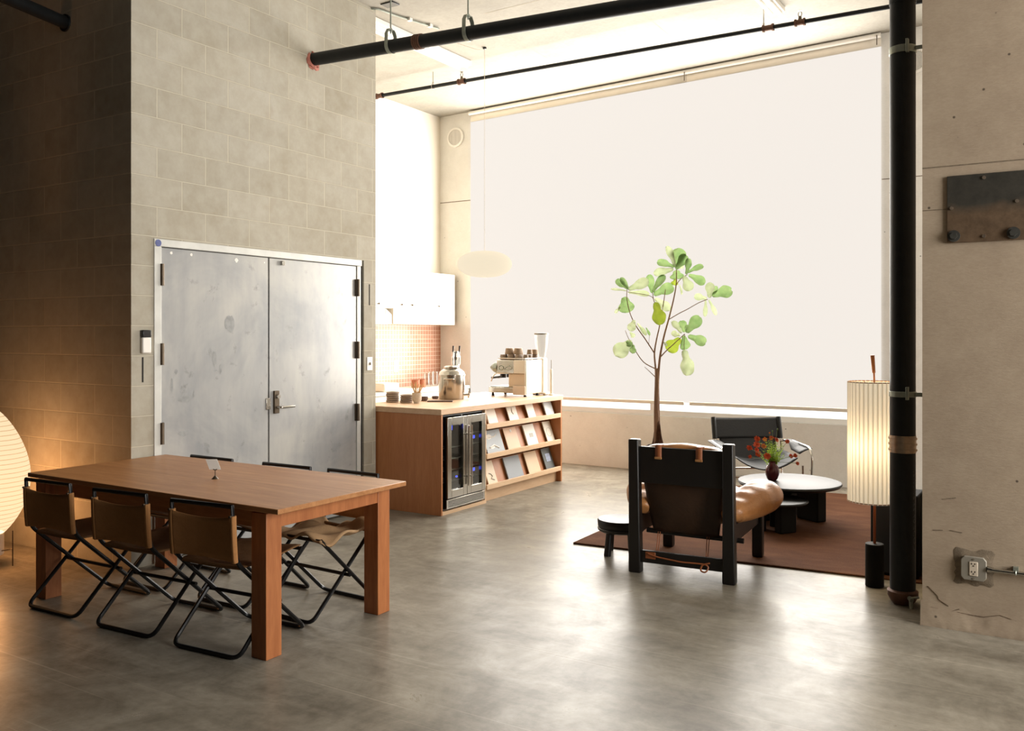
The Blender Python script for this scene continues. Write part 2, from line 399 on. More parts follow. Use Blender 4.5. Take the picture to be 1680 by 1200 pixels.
def buv(co, n):
    if abs(n.x) > .5: return (co.y - BY0 + .2035 + .003, co.z)
    if abs(n.y) > .5: return (co.x - BX + .003, co.z)
    return (co.x, co.y)
DY0, DY1, DZ = 3.845, 5.995, 2.237
w = MB()
w.box((-9, BY0, 0), (BX - .09, BY1, 4.9))
for lo, hi in (((BX - .09, BY0, 0), (BX, DY0, 4.9)), ((BX - .09, DY1, 0), (BX, BY1, 4.9)), ((BX - .09, DY0, DZ), (BX, DY1, 4.9))): w.box(lo, hi)
st('wall_left', w, M['block'], 'grey concrete block wall with the double steel doors', 'wall', uv=buv)

w = MB(); w.box((-7.25, BY1, 0), (-7.09, 9.7, 4.9))
st('wall_kitchen', w, M['white'], 'white plaster wall behind the kitchen cabinets', 'wall')
w = B((-7.09, 6.9, .915), (-7.082, WY, 1.705))
st('trim_1', w, M['tile'], 'small square terracotta pink tiles over the kitchen counter', 'tiles', uv=lambda co, n: (co.y - WY, co.z - .915))

SX0, SX1, SH0, SH1 = -6.575, -1.557, .78, 4.5
w = MB()
w.box((-7.25, WY, 0), (4.2, WY + .25, .64)); w.box((-7.25, WY, 4.30), (4.2, WY + .25, 4.95))
w.box((-7.25, WY, .64), (SX0 + .03, WY + .25, 4.30)); w.box((SX1 - .03, WY, .64), (4.2, WY + .25, 4.30))
wallwin = st('wall_window', w, M['wallc'], 'raw concrete wall around the big shaded window', 'wall')
# form joints in the concrete of the window wall and pier are part of the pour: thin recess lines
w = MB(); w.box((-7.088, WY - .0015, 3.335), (SX0, WY + .01, 3.345)); w.box((SX1, WY - .0015, 3.14), (-.66, WY + .01, 3.148))
obj('form_joint', w, M['mortar'], wallwin, smooth=False)
w1 = thing('window_1', 'tall window behind the two white roller shades', 'window', (SX0, WY + .12, .64), kind='structure')
w = MB()
for x in (0.03, 2.47, 4.93): w.box((x, -.027, .04), (x + .06, .027, 3.62))
for z in (0, 3.61): w.box((.03, -.03, z), (4.99, .03, z + .05))
obj('window_frame', w, M['plastic'], w1, smooth=False)
obj('glass_pane', B((.09, -.004, .05), (4.93, .004, 3.61)), M['glass'], w1, smooth=False)

pier = st('wall_right', B((-.651, 5.25, 0), (1.6, 6.4, 4.95)), M['pier'], 'pitted tan concrete pier at the right edge', 'wall')
w = MB()
def jl(z0, z1, x0, x1, t=.004): w.box((x0, 5.2485, min(z0, z1)), (x1, 5.26, max(z0, z1) + t))
jl(2.474, 2.474, -.651, .4, .005); jl(2.245, 2.245, -.651, -.53, .003)
for (px, py, L, a) in ((1545, 818, .07, -.2), (1558, 872, .06, .1), (1530, 870, .05, -.1)):
    p = PY(px, py, 5.25); w.box((p.x, 5.2485, p.z), (p.x + L, 5.26, p.z + .004), Matrix.Rotation(a, 3, 'Y'))
obj('form_joint', w, M['mortar'], pier, smooth=False)
for pts in ([(1522, 962), (1538, 978), (1540, 984), (1556, 995)], [(1524, 996), (1538, 998), (1545, 1006), (1562, 1003), (1574, 1000)], [(1562, 1003), (1590, 1009), (1614, 1013), (1640, 1010), (1668, 1020)], [(1520, 1012), (1534, 1016), (1552, 1012)]):
    w = MB(); w.tube([PY(px, py, 5.249) for px, py in pts], .0022, 5); obj('crack', w, plain('crack_brown', (96, 78, 60), .95, 0, .2, 40), pier)
# crumbled skirt of the pier
w = MB()
def skirt(u, v):
    x = -.66 + 1.0 * u; k = rnd.uniform(0, .005) if 0 < v < 1 else 0
    return (x, 5.2505 - .014 * (1 - v) ** 1.5 - k * (1 - v), .13 * v * (1 + .15 * math.sin(17 * u) + .1 * math.sin(41 * u)) )
w.sheet(skirt, 60, 8); obj('crumbled_foot', w, M['pier'], pier)

st('light_blocker_slab', B((-9, -6, 4.2), (4.2, 3.2, 4.44)), M['rear'], 'unseen dark slab added above the camera end to cut bounce light', 'ceiling')  # unseen slab, added to keep bounce light off the left block face
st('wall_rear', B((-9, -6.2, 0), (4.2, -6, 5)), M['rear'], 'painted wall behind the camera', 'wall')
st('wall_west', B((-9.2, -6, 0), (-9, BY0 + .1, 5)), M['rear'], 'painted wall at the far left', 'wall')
w = MB(); w.box((4.2, -6, 0), (4.4, 9.7, .8)); w.box((4.2, -6, 4.2), (4.4, 9.7, 5)); w.box((4.2, -6, .8), (4.4, 2.4, 4.2)); w.box((4.2, 6.1, .8), (4.4, 9.7, 4.2))
st('wall_east', w, M['white'], 'side wall with an added fill window beyond the right edge', 'wall')
w2 = thing('fill_window', 'unseen side window added for fill light beyond the right edge', 'window', (4.3, 2.4, .8), kind='structure')  # unseen window, added so fill light can enter from the right
w = MB()
for y in (0, 1.2, 2.4, 3.64): w.box((-.027, y, .05), (.027, y + .06, 3.35))
for z in (0, 3.34): w.box((-.03, 0, z), (.03, 3.7, z + .06))
obj('window_frame', w, M['dplastic'], w2, smooth=False)
obj('glass_pane', B((-.004, .06, .06), (.004, 3.64, 3.34)), M['glass'], w2, smooth=False)

# ------------------------------------------------------------------ double door
d1 = thing('door_1', 'pair of scuffed grey steel doors in the block wall', 'door', (BX, 0, 0), kind='structure')
w = MB(); w.box((-.085, DY0, 0), (.008, DY0 + .058, DZ - .052)); w.box((-.085, DY1 - .085, 0), (-.004, DY1 - .035, DZ - .052)); w.box((-.085, DY0, DZ - .052), (.008, DY1 - .035, DZ))
obj('door_frame', w, M['frame'], d1, .003)
h = MB(); h.cyl((.008, DY0 + .03, DZ - .03), (.011, DY0 + .03, DZ - .03), .024, n=16); obj('round_sticker', h, plain('faded_blue', (84, 92, 140), .7, 0, .2, 60), d1)
obj('reveal', B((-.085, DY1 - .034, 0), (-.02, DY1 - .001, DZ)), M['gap'], d1, smooth=False)
la = obj('door_leaf', B((-.06, DY0 + .062, .01), (-.012, 4.885, DZ - .056)), M['doorp'], d1, .003)
lb = obj('door_leaf', B((-.06, 4.899, .01), (-.012, DY1 - .089, DZ - .056)), M['doorp'], d1, .003)
obj('door_gap', B((-.06, 4.8855, .01), (-.054, 4.8985, DZ - .056)), M['gap'], d1, smooth=False)
for y, zs, lf in ((DY0 + .06, (1.99, 1.44, .89, .2), la), (DY1 - .088, (1.99, 1.44, .89, .2), lb)):
    for z in zs:
        h = MB(); h.cyl((.012, y, z - .075), (.012, y, z + .075), .014, n=10); h.box((-.012, y - .022, z - .075), (-.004, y + .022, z + .075))
        obj('hinge', h, M['brass'], lf)
h = MB(); h.box((-.012, 4.935, .95), (.01, 4.985, 1.13)); obj('escutcheon', h, M['brass'], lb, .003)
h = MB(); h.tube(arc([(.0, 4.96, 1.0), (.055, 4.96, 1.0), (.055, 5.10, 1.0)], .02), .011, 10); h.cyl((.01, 4.96, 1.085), (.032, 4.96, 1.085), .016, n=14)
obj('lever_handle', h, M['chrome'], lb)
obj('latch_guard', B((-.014, 4.86, .985), (-.002, 4.902, 1.075)), M['steel'], lb, .002)
h = B((-.012, 5.01, 2.13), (.015, 5.04, 2.165)); obj('door_contact', h, M['steel'], lb, .002)
# dull hand marks and scuffs of the left leaf
h = MB()
def blot(px, py, rx, rz_, seed):
    p = PX(px, py, BX - .0115); rr = random.Random(seed); n = 18
    vs = [h.b.verts.new((.0 - .0113 + .0, p.y + rx * math.cos(2 * PI * k / n) * rr.uniform(.75, 1.15), p.z + rz_ * math.sin(2 * PI * k / n) * rr.uniform(.75, 1.15))) for k in range(n)]
    h.face(vs)
blot(377, 531, .05, .065, 3); blot(352, 588, .02, .06, 4); blot(303, 655, .06, .025, 5); blot(318, 648, .008, .03, 6); blot(289, 610, .014, .02, 7); blot(282, 632, .012, .05, 8); blot(362, 606, .012, .04, 9); blot(345, 578, .012, .03, 10); blot(300, 712, .04, .02, 11); blot(420, 690, .012, .01, 12); blot(400, 660, .006, .006, 13)
obj('scuff', h, plain('scuff_grey', (138, 139, 138), .6, .1, .15, 30), la, smooth=False)
h = MB()
for px, py, r in ((281, 415, .011), (314, 418, .012), (388, 427, .017), (434, 431, .006)): blot(px, py, r, r, int(px))
obj('paint_fleck', h, M['paper'], la, smooth=False)

# reader, slots and switch on the block wall
p = PX(237, 561, BX); t = thing('keypad_reader', 'white door reader with black top left of the double doors', 'reader', (BX, p.y, p.z))
obj('body', B((0, -.034, -.078), (.03, .034, .03)), M['plastic'], t, .008); obj('screen', B((0, -.034, .03), (.031, .034, .08)), M['dplastic'], t, .006)
for i, (px, py, hh) in enumerate(((234, 607, .085), (606, 484, .095))):
    p = PX(px, py, BX); obj('wall_slot', B((-.002, -.006, -hh), (.0015, .006, hh)), M['gap'], None, smooth=False, loc=(BX, p.y, p.z), label=['dark narrow slot cut in the block under the white reader', 'dark narrow slot cut in the block right of the doors'][i], cat='slot')
p = PX(606, 597, BX); t = thing('light_switch', 'white switch plate on the block wall right of the doors', 'switch', (BX, p.y, p.z))
obj('plate', B((0, -.036, -.06), (.006, .036, .06)), M['plastic'], t, .003); obj('toggle', B((.006, -.006, -.012), (.018, .006, .012)), M['grey'], t, .002)

# ------------------------------------------------------------------ roller shades
xm = PY(1128, 400, WY).x
YS = WY - .05
def hz(x): return 4.456 + (x - SX0) / (SX1 - SX0) * .123
for x0, x1, lab in ((SX0, xm - .0015, 'wide white roller shade over the left part of the window'), (xm + .0015, SX1, 'white roller shade over the right part of the window')):
    t = thing('roller_shade', lab, 'roller shade', (x0, YS, 0), group=None)
    L = x1 - x0
    r = MB(); r.cyl((0, -.01, hz(x0) + .006), (L, -.01, hz(x1) + .006), .026, n=16); obj('roller_tube', r, M['plastic'], t)
    r = MB(); r.sheet(lambda u, v: (L * u, .018, (hz(x0 + L * u) - .10) + .10 * v), 12, 1); obj('upper_cloth', r, plain('shade_cloth_unlit', (236, 228, 214), .8, 0, .02, 5), t, solid=.002)
    r = MB(); r.sheet(lambda u, v: ((L + (.006 if x0 == SX0 else 0)) * u, .0195 if x0 == SX0 else .0175, SH0 + .028 + (hz(x0 + L * u) - .10 - SH0 - .03) * v), 12, 4); obj('shade_cloth', r, M['shade'], t)
    obj('hem_bar', B((0 if x0 == SX0 else .035, .008, SH0), (L if x0 > SX0 else L - .03, .028, SH0 + .038)), plain('hem_grey', (222, 214, 200), .6, 0, .03, 8), t, .004)
    r = MB(); r.tube([(L if x1 < SX1 - .1 else L - .03, -.045, hz(x1)), (L if x1 < SX1 - .1 else L - .03, -.05, hz(x1) - .10)], .005, 6); obj('bracket', r, M['brass'], t)

# ------------------------------------------------------------------ vents
for px, py, lab in ((748, 226, 'round white vent grille high on the left concrete column'), (1500, 100, 'round white vent grille half hidden behind the upright black pipe')):
    p = PY(px, py, WY); t = thing('vent_grille', lab, 'vent', (p.x, WY, p.z))
    r = MB(); r.rings([[V((a * math.cos(2 * PI * k / 32), y, a * math.sin(2 * PI * k / 32))) for k in range(32)] for a, y in ((.13, 0), (.13, -.02), (.105, -.024), (.1, -.004))], False); obj('ring', r, M['plastic'], t)
    r = MB()
    for k in range(-8, 9):
        x = k * .0118; hh = math.sqrt(.101 ** 2 - x * x); r.box((x - .003, -.014, -hh), (x + .003, -.002, hh))
    obj('grille', r, M['plastic'], t, smooth=False)
    r = MB(); r.cyl((0, -.001, 0), (0, -.003, 0), .1, n=32); obj('backing', r, plain('vent_shadow', (120, 114, 104), .8, 0, .05, 5), t)

# ------------------------------------------------------------------ pipes
def coupling(t, c, d, r, n=3, L=.06, mat='coil', name='coupling'):
    d = V(d).normalized(); m = MB(); c = V(c)
    m.tube([c - d * L, c + d * L], r * 1.04, 20)
    for k in range(n):
        q = c + d * (L * (2 * (k + .5) / n - 1)); m.tube([q - d * .006, q + d * .006], r * 1.12, 20)
    return obj(name, m, M[mat], t)
p0 = V((BX, 5.365, 3.868)); p1 = V((-.72, 5.365, 3.671)); dd = (p1 - p0).normalized()
t = thing('drain_pipe', 'thick black drain pipe running out of the block wall under the ceiling', 'pipe', p0)
m = MB(); m.tube([V((-.02, 0, 0)), (p1 - p0)], .052, 24); obj('pipe_run', m, M['iron'], t)
q = (PY(687, 65, 5.365) - p0); q = dd * q.length; coupling(t, q, dd, .052, 4, .036, 'rust')
m = MB(); m.lathe([(.0, .0), (.074, .0), (.068, .01), (.052, .022)], n=18); m.move(lambda c_: (c_.z * .8 + rnd.uniform(-.003, .003), c_.x + rnd.uniform(-.012, .012), c_.y - .012 + rnd.uniform(-.02, .012))); obj('fire_stop_ring', m, M['red'], t)
def clevis(px, py, lab):
    p = PY(px, py, 5.365); c_ = p0 + dd * ((p.x - p0.x) / dd.x); t = thing('pipe_hanger', lab, 'hanger', c_, group='strap hangers of the big pipe')
    pts = [V((0, .03, .125)), V((0, .052, .09)), V((0, .056, 0))] + [V((0, .056 * math.cos(a), .056 * math.sin(a))) for a in [-PI * k / 10 for k in range(1, 10)]] + [V((0, -.056, 0)), V((0, -.052, .09)), V((0, -.03, .125)), V((0, .03, .125))]
    m = MB(); m.rings([[p + V((-.016, 0, 0)), p + V((.016, 0, 0)), p * 1.05 + V((.016, 0, 0)), p * 1.05 + V((-.016, 0, 0))] for p in pts], True); obj('strap', m, M['galv'], t)
    m = MB(); m.cyl((0, 0, .10), (0, 0, cz(c_.x) - c_.z), .006, n=8); m.cyl((0, 0, .118), (0, 0, .14), .014, n=6); obj('rod', m, M['galv'], t)
clevis(641, 65, 'grey strap hanger of the big pipe nearest the block wall'); clevis(768, 42, 'grey strap hanger of the big pipe right of the banded coupling')
# thin sprinkler line
def sy(x): return 7.89 + (x + 6.716) / 5.47 * .142
q0, q1 = V((-7.088, sy(-7.088), 4.35)), V((4.198, sy(4.198), 4.35)); t = thing('sprinkler_pipe', 'thin dark sprinkler pipe running below the ceiling toward the window', 'pipe', q0)
m = MB(); m.tube([V((0, 0, 0)), q1 - q0], .02, 14); obj('pipe_run', m, M['iron'], t)
def fit(px, name='fitting', L=.05):
    p = PY(px, 100, 7.96); p = D(px, 0, p.xy.dot(FW.xy) if False else (FW.dot(p)))
    x = p.x; c_ = V((x - q0.x, sy(x) - q0.y, 0)); m = MB(); m.tube([c_ - V((L, 0, 0)), c_ + V((L, 0, 0))], .026, 14); m.tube([c_ - V((L, 0, 0)), c_ - V((L - .015, 0, 0))], .034, 14); m.tube([c_ + V((L - .015, 0, 0)), c_ + V((L, 0, 0))], .034, 14)
    obj(name, m, M['rust'], t); return V((x, sy(x), 4.35))
fit(629); fit(1258)
for px, lab in ((761, 'small sprinkler head on the thin pipe left of the lamp cord'), (1310, 'small sprinkler head on the thin pipe near the upright pipe')):
    c_ = fit(px, 'tee', .045); s_ = thing('sprinkler', lab, 'sprinkler', c_ + V((0, 0, .02)), group=None)
    m = MB(); m.cyl((0, 0, 0), (0, 0, .035), .018, .012, 12); m.tube([(-.012, 0, .035), (-.016, 0, .06), (0, 0, .085), (.016, 0, .06), (.012, 0, .035)], .0035, 6); obj('body', m, M['brass'], s_); m = MB(); m.cyl((0, 0, .083), (0, 0, .087), .02, n=12); obj('deflector', m, M['steel'], s_)
for px, lab in ((714, 'thin loop hanger of the sprinkler pipe near the kitchen wall'), (1250, 'thin loop hanger of the sprinkler pipe near its right fitting')):
    x = PY(px, 130, 7.95).x; c_ = V((x, sy(x), 4.35)); s_ = thing('pipe_hanger', lab, 'hanger', c_, group='thin loop hangers')
    m = MB(); m.tube([V((0, .026 * math.cos(a), .028 * math.sin(a))) for a in [2 * PI * k / 16 for k in range(16)]], .005, 6, True); m.tube([(0, 0, .028), (0, 0, .05)], .009, 8); obj('loop', m, M['steel'], s_); m = MB(); m.cyl((0, 0, .03), (0, 0, cz(x) - 4.35), .005, n=8); obj('rod', m, M['steel'], s_)
# upright pipe
UP = G(1481, 990); t = thing('upright_pipe', 'thick black upright pipe beside the concrete pier', 'pipe', (UP.x, UP.y, 0))
UR = .0705
m = MB(); m.tube([(0, 0, .05), (0, 0, cz(UP.x) - .004)], UR, 32); obj('pipe_run', m, M['iron'], t)
coupling(t, (0, 0, D(1481, 729, 5.16).z), (0, 0, 1), UR, 3, .05)
m = MB(); m.tube([(0, 0, D(1481, 2, 5.16).z - .01), (0, 0, D(1481, 2, 5.16).z + .2)], UR * 1.05, 32); obj('hub', m, M['iron'], t)
for z in (D(1481, 82, 5.16).z, D(1481, 647, 5.16).z):
    m = MB(); hh = .021 if z > 2 else .016
    m.rings([[V((a * math.cos(2 * PI * k / 32), a * math.sin(2 * PI * k / 32), z + y)) for k in range(32)] for a, y in ((UR, -hh), (UR * 1.06, -hh), (UR * 1.06, hh), (UR, hh))], False)
    d = -FW - RT * .1
    c_ = d.normalized() * UR * 1.1; m.box(c_ + V((-.008, -.02, z - .03)), c_ + V((.008, .02, z + .045)))
    m.box((UR, -.03, z - .012), (UR + .07, -.022, z + .012)); obj('clamp', m, M['galv'], t, .002)
m = MB(); m.lathe([(.0, .0), (.055, .0), (.07, .02), (.085, .05), (.085, .075), (.072, .085), (.0, .085)], n=28); obj('foot_flange', m, M['rust'], t)
m = MB(); b_ = (-FW).normalized() * .085; m.tube([b_ + V((0, 0, .055)), b_ * 1.4 + V((0, 0, .05))], .013, 8); m.tube([b_ * 1.25 + V((0, 0, .055)), b_ * 1.3 + V((0, 0, .0))], .012, 8); m.tube([b_ * 1.1 + RT * .05 + V((0, 0, .06)), b_ * 1.25 + V((0, 0, .06))], .007, 8); obj('foot_bolt', m, M['galv'], t)
# stencilled date code running up the pipe
tc = bpy.data.curves.new('code', 'FONT'); tc.body = 'CODE 09/23/21 17:27'; tc.size = .036; tc.align_x = 'LEFT'
to = bpy.data.objects.new('code', tc); C.objects.link(to); bpy.context.view_layer.update()
tm = to.evaluated_get(bpy.context.evaluated_depsgraph_get()).to_mesh(); m = MB(); m.b.from_mesh(tm); to.evaluated_get(bpy.context.evaluated_depsgraph_get()).to_mesh_clear(); bpy.data.objects.remove(to)
a0 = math.atan2(-FW.y, -FW.x) + .75
m.move(lambda c_: (UR * 1.004 * math.cos(a0 - (.018 - c_.y) / UR), UR * 1.004 * math.sin(a0 - (.018 - c_.y) / UR), .32 + c_.x * 1.45))
obj('date_code', m, plain('stencil_grey', (70, 70, 72), .7, 0, .1, 30), t, smooth=False)
# stub pipe at upper left
a, b_ = PY(108, 38, BY0), V((0, 0, 0)); t = thing('stub_pipe', 'black pipe entering the dark block wall at upper left', 'pipe', (a.x, BY0, a.z))
m = MB(); e = D(-60, -35, 5.4); m.tube([V((0, .01, 0)), e - V((a.x, BY0, a.z))], .045, 20); obj('pipe_run', m, M['iron'], t)
m = MB(); m.cyl((0, .0, 0), (0, -.012, 0), .062, n=20); obj('escutcheon', m, M['iron'], t)
# ceiling strips, conduit, cover plate
def strip(ax, y0, y1, wd, lab, ends=True):
    z = cz(ax); t = thing('ceiling_light', lab, 'ceiling light', (ax, y0, z), group=None)
    obj('housing', B((-wd / 2, 0, -.05), (wd / 2, y1 - y0, .0)), M['plastic'], t, .006)
    for s in (-1, 1):
        m = MB(); m.cyl((s * wd * .27, .02, -.06), (s * wd * .27, y1 - y0 - .02, -.06), .018, n=10); obj('tube', m, M['plastic'], t)
pa = G(545, 0, 4.5); pb = G(764, 106, 4.5)
strip(pb.x - .02, 4.6, pb.y, .2, 'long white twin ceiling light beside the block wall'); pb = G(1275, 18, 4.58); strip(pb.x, 5.2, pb.y, .15, 'white twin ceiling light cut off by the top edge')
pts = [G(px, py, cz(-4.9) - .02) for px, py in ((604, 14), (622, 15), (645, 24), (720, 47))]
t = thing('ceiling_conduit', 'pale conduit with clips on the ceiling by the big pipe', 'conduit', pts[0])
m = MB(); m.tube(arc([p - pts[0] for p in pts], .1), .009, 8); obj('conduit_run', m, M['galv'], t)
for k in (.35, .8): q = (pts[2] * (1 - k) + pts[3] * k) - pts[0]; m = MB(); m.box(q - V((.02, .02, .012)), q + V((.02, .02, .02))); obj('clip', m, M['plastic'], t)
p = G(640, 5, cz(-4.8)); m = B((-.07, -.05, -.012), (.07, .05, .0)); obj('cover_plate', m, M['dplastic'], None, .003, loc=(p.x, p.y, cz(p.x)), label='small dark cover plate on the ceiling above the big pipe', cat='cover plate')
m = MB()
for (px, py), (qx, qy) in (((828, 52), (1060, 190)), ((1040, 13), (1110, 70)), ((1175, 65), (1225, 98)), ((795, 20), (1000, -25)), ((630, 190), (720, 162))):
    a, b_ = G(px, max(py, -60), cz(-4)), G(qx, qy, cz(-4)); d = (b_ - a).xy.normalized(); n_ = V((-d.y, d.x, 0)) * .004
    vs = [a + n_, a - n_, b_ - n_, b_ + n_]; vs = [m.b.verts.new((v.x, v.y, cz(v.x) - .0012)) for v in vs]; m.face(vs)
obj('form_joint', m, plain('joint_line', (176, 166, 146), .9, 0, .1, 10), ceiling, smooth=False)

# ------------------------------------------------------------------ pier fittings
p = PY(1554, 290, 5.25); t = thing('steel_plate', 'dark rusty steel plate bolted to the concrete pier', 'plate', (p.x, 5.25, 2.063))
obj('plate', B((0, -.012, 0), (.46, .002, .357)), M['plate'], t, .002)
for x, z in ((.033, .036), (.31, .036)):
    m = MB(); m.cyl((x, -.012, z), (x, -.022, z), .031, n=24); m.cyl((x, -.022, z), (x, -.034, z), .019, n=6); obj('bolt', m, plain('dull_bolt_steel', (62, 61, 56), .6, .3, .15, 30), t)
for x, z in ((.022, .185), (.175, .028), (.175, .335), (.325, .2)):
    m = MB(); m.cyl((x, -.012, z), (x, -.018, z), .009, n=14); obj('screw', m, M['coil'], t)
p = PY(1598, 932, 5.25); t = thing('outlet_box', 'grey electrical box with a double outlet low on the pier', 'outlet', (p.x, 5.25, p.z))
m = MB(); m.prism([(-.06, -.045), (-.045, -.062), (.045, -.062), (.06, -.045), (.06, .045), (.045, .062), (-.045, .062), (-.06, .045)], 'y', -.028, .005); obj('box_cover', m, M['grey'], t, .003)
obj('receptacle', B((-.02, -.032, -.037), (.02, -.027, .037)), plain('outlet_face', (206, 192, 172), .5, 0, .02, 5), t, .002)
for zz in (.022, -.02):
    m = MB()
    for x in (-.008, .007): m.box((x - .0018, -.0332, zz + .001), (x + .0018, -.031, zz + .009))
    m.cyl((0, -.0332, zz - .006), (0, -.031, zz - .006), .0032, n=10); obj('socket_slots', m, M['dplastic'], t, smooth=False)
for z in (.05, -.05): m = MB(); m.cyl((0, -.028, z), (0, -.031, z), .005, n=10); obj('screw', m, M['steel'], t)
m = MB()
def ragged(u, v):
    a = 2 * PI * u; rr = .058 * (1 + .55 * v) + (rnd.uniform(-.006, .012) if v > .9 else 0); k = max(abs(math.cos(a)), abs(math.sin(a)))
    return (rr / k * math.cos(a) * .98, -.010 * (1 - v) - .002, rr / k * math.sin(a) * 1.0)
m.sheet(ragged, 36, 3); bmesh.ops.remove_doubles(m.b, verts=m.b.verts, dist=.0008); obj('rough_mortar', m, M['mortar'], t)
t2 = thing('conduit', 'bare steel conduit running right from the outlet box', 'conduit', (p.x + .063, 5.25, p.z))
m = MB(); m.tube([(-.0, -.022, .006), (.03, -.022, .003), (.6, -.022, .003)], .0115, 14); m.tube([(0, -.022, .006), (.022, -.022, .004)], .016, 14); obj('conduit_run', m, M['steel'], t2)
m = MB(); m.box((.118, -.03, .012), (.142, -.0, .034)); m.tube([V((.13, -.022 + .015 * math.cos(a), .003 + .015 * math.sin(a))) for a in [PI * k / 8 for k in range(-1, 10)]], .004, 6); obj('strap', m, M['galv'], t2)

# ------------------------------------------------------------------ dining table
TX0, TX1, TY0, TY1, TZ = -5.278, -3.155, 2.962, 3.925, .745
t = thing('dining_table', 'long oak dining table with square legs in front of the doors', 'table', ((TX0 + TX1) / 2, (TY0 + TY1) / 2, 0))
hx, hy = (TX1 - TX0) / 2, (TY1 - TY0) / 2
obj('tabletop', B((-hx, -hy, TZ - .026), (hx, hy, TZ)), M['table'], t, .003)
for sx in (-1, 1):
    for sy_ in (-1, 1):
        x, y = sx * (hx - (.155 if sx > 0 else .10)), sy_ * (hy - .072); obj('leg', B((x - .052, y - .05, 0), (x + .052, y + .05, TZ - .036 if sy_ < 0 else TZ - .026)), M['leg'], t, .003)
for sy_ in (-1, 1): obj('apron', B((-hx + .2, sy_ * (hy - .06) - .016, TZ - .115), (hx - .2, sy_ * (hy - .06) + .016, TZ - .026)), M['table'], t, .002)
for sx in (-1, 1): obj('apron', B((sx * (hx - .125) - .018, -hy + .10, TZ - .115), (sx * (hx - .125) + .018, hy - .10, TZ - .026)), M['leg'], t, .002)

# card in its holder
p = G(353, 786, TZ); t = thing('card_holder', 'small brown metal card stand on the dining table', 'card holder', (p.x, p.y, TZ), TH)
m = MB(); m.lathe([(.0, .0), (.021, .0), (.014, .007), (.003, .019), (0, .02)], n=18); obj('base', m, M['brass'], t)
m = MB(); m.cyl((0, 0, .018), (0, 0, .052), .0022, n=8); m.tube([(-.011, 0, .056), (-.006, 0, .052), (.006, 0, .052), (.011, 0, .056)], .0028, 6); obj('clip_stem', m, M['brass'], t)
m = B((-.033, -.0008, 0), (.033, .0008, .058)); rot = Matrix.Rotation(R(-24), 3, 'Y') ; m.move(lambda c_: (c_.x - c_.z * .42, c_.y + c_.z * .12, c_.z))
obj('table_card', m, M['paper'], None, smooth=False, loc=(p.x, p.y, TZ + .0535), rz=TH, label='blank white card leaning in the brown metal stand', cat='card')

# ------------------------------------------------------------------ folding chairs
def make_chair(name, cseat, cback):
    t = thing(name, None, 'chair')
    wa, wb = .205, .225
    side = lambda s: [(s * wa, -.262, .745), (s * wa, -.255, .60), (s * wa, -.235, .47), (s * wa, -.16, .40), (s * wa, .262, .012)]
    L = side(-1); Rr = list(reversed(side(1)))
    m = MB(); m.tube(arc(L + Rr, .05), .0115, 8, True); obj('back_frame', m, M['black'], t)
    m = MB(); m.tube(arc([(-wb, .215, .452), (-wb, -.24, .012), (wb, -.24, .012), (wb, .215, .452)], .05), .0115, 8); m.tube([(-wb, .21, .447), (wb, .21, .447)], .010, 8); obj('seat_frame', m, M['black'], t)
    m = MB(); m.tube([(-wb - .028, .02, .228), (wb + .028, .02, .228)], .0105, 8); obj('crossbar', m, M['black'], t)
    def back(u, v):
        x = -wa - .012 + 2 * (wa + .012) * u; k = 4 * u * (1 - u); z = .475 + .225 * v - .022 * k * v + .004 * k * (1 - v)
        yt = -.2575 + .012 * (1 - v) ** 2; return (x, yt - .0135 + .020 * k * (.7 + .3 * (1 - v)), z)
    m = MB(); m.sheet(back, 14, 8)
    for s in (-1, 1): m.tube([V((s * wa, -.2575 + .012 * (1 - k / 6) ** 2, .475 + .225 * k / 6)) for k in range(7)], .0142, 10)
    obj('back_sling', m, cback, t, solid=.004)
    def seat(u, v):
        x = -wb + .012 + 2 * (wb - .012) * u; k = 4 * u * (1 - u); y = -.19 + .405 * v; z = .437 + .022 * v - .028 * k * (4 * v * (1 - v)) + .006 * math.sin(9 * u + 5 * v)
        return (x, y, z)
    m = MB(); m.sheet(seat, 14, 12); obj('seat_sling', m, cseat, t, solid=.006)
    m = MB()
    for s in (-1, 1): m.tube([(s * wa, -.195, .435), (s * wa * .3, -.197, .432), (0, -.197, .431)], .011, 8)
    obj('seat_hem', m, cseat, t)
    for s in (-1, 1): m = MB(); m.cyl((s * (wa - .0), -.282, .70), (s * (wa - .0), -.272, .70), .006, n=8); obj('snap', m, M['brass'], t)
    return t
proto = make_chair('folding_chair', M['canvd'], M['canvas'])
spots = [(-4.855, 3.095, 2, 'canvas folding chair at the near side of the table, beside the paper lantern'),
         (-4.225, 3.11, 3.5, 'canvas folding chair in the middle of the near side of the table'),
         (-3.612, 3.135, 4.5, 'canvas folding chair at the near side beside the front right table leg'),
         (-4.855, 3.705, 180, 'canvas folding chair on the door side of the table, near the block wall corner'),
         (-4.165, 3.725, 181, 'canvas folding chair on the door side, before the gap between the doors'),
         (-3.64, 3.745, 178, 'folding chair with crumpled seat on the door side, near the wine fridge')]
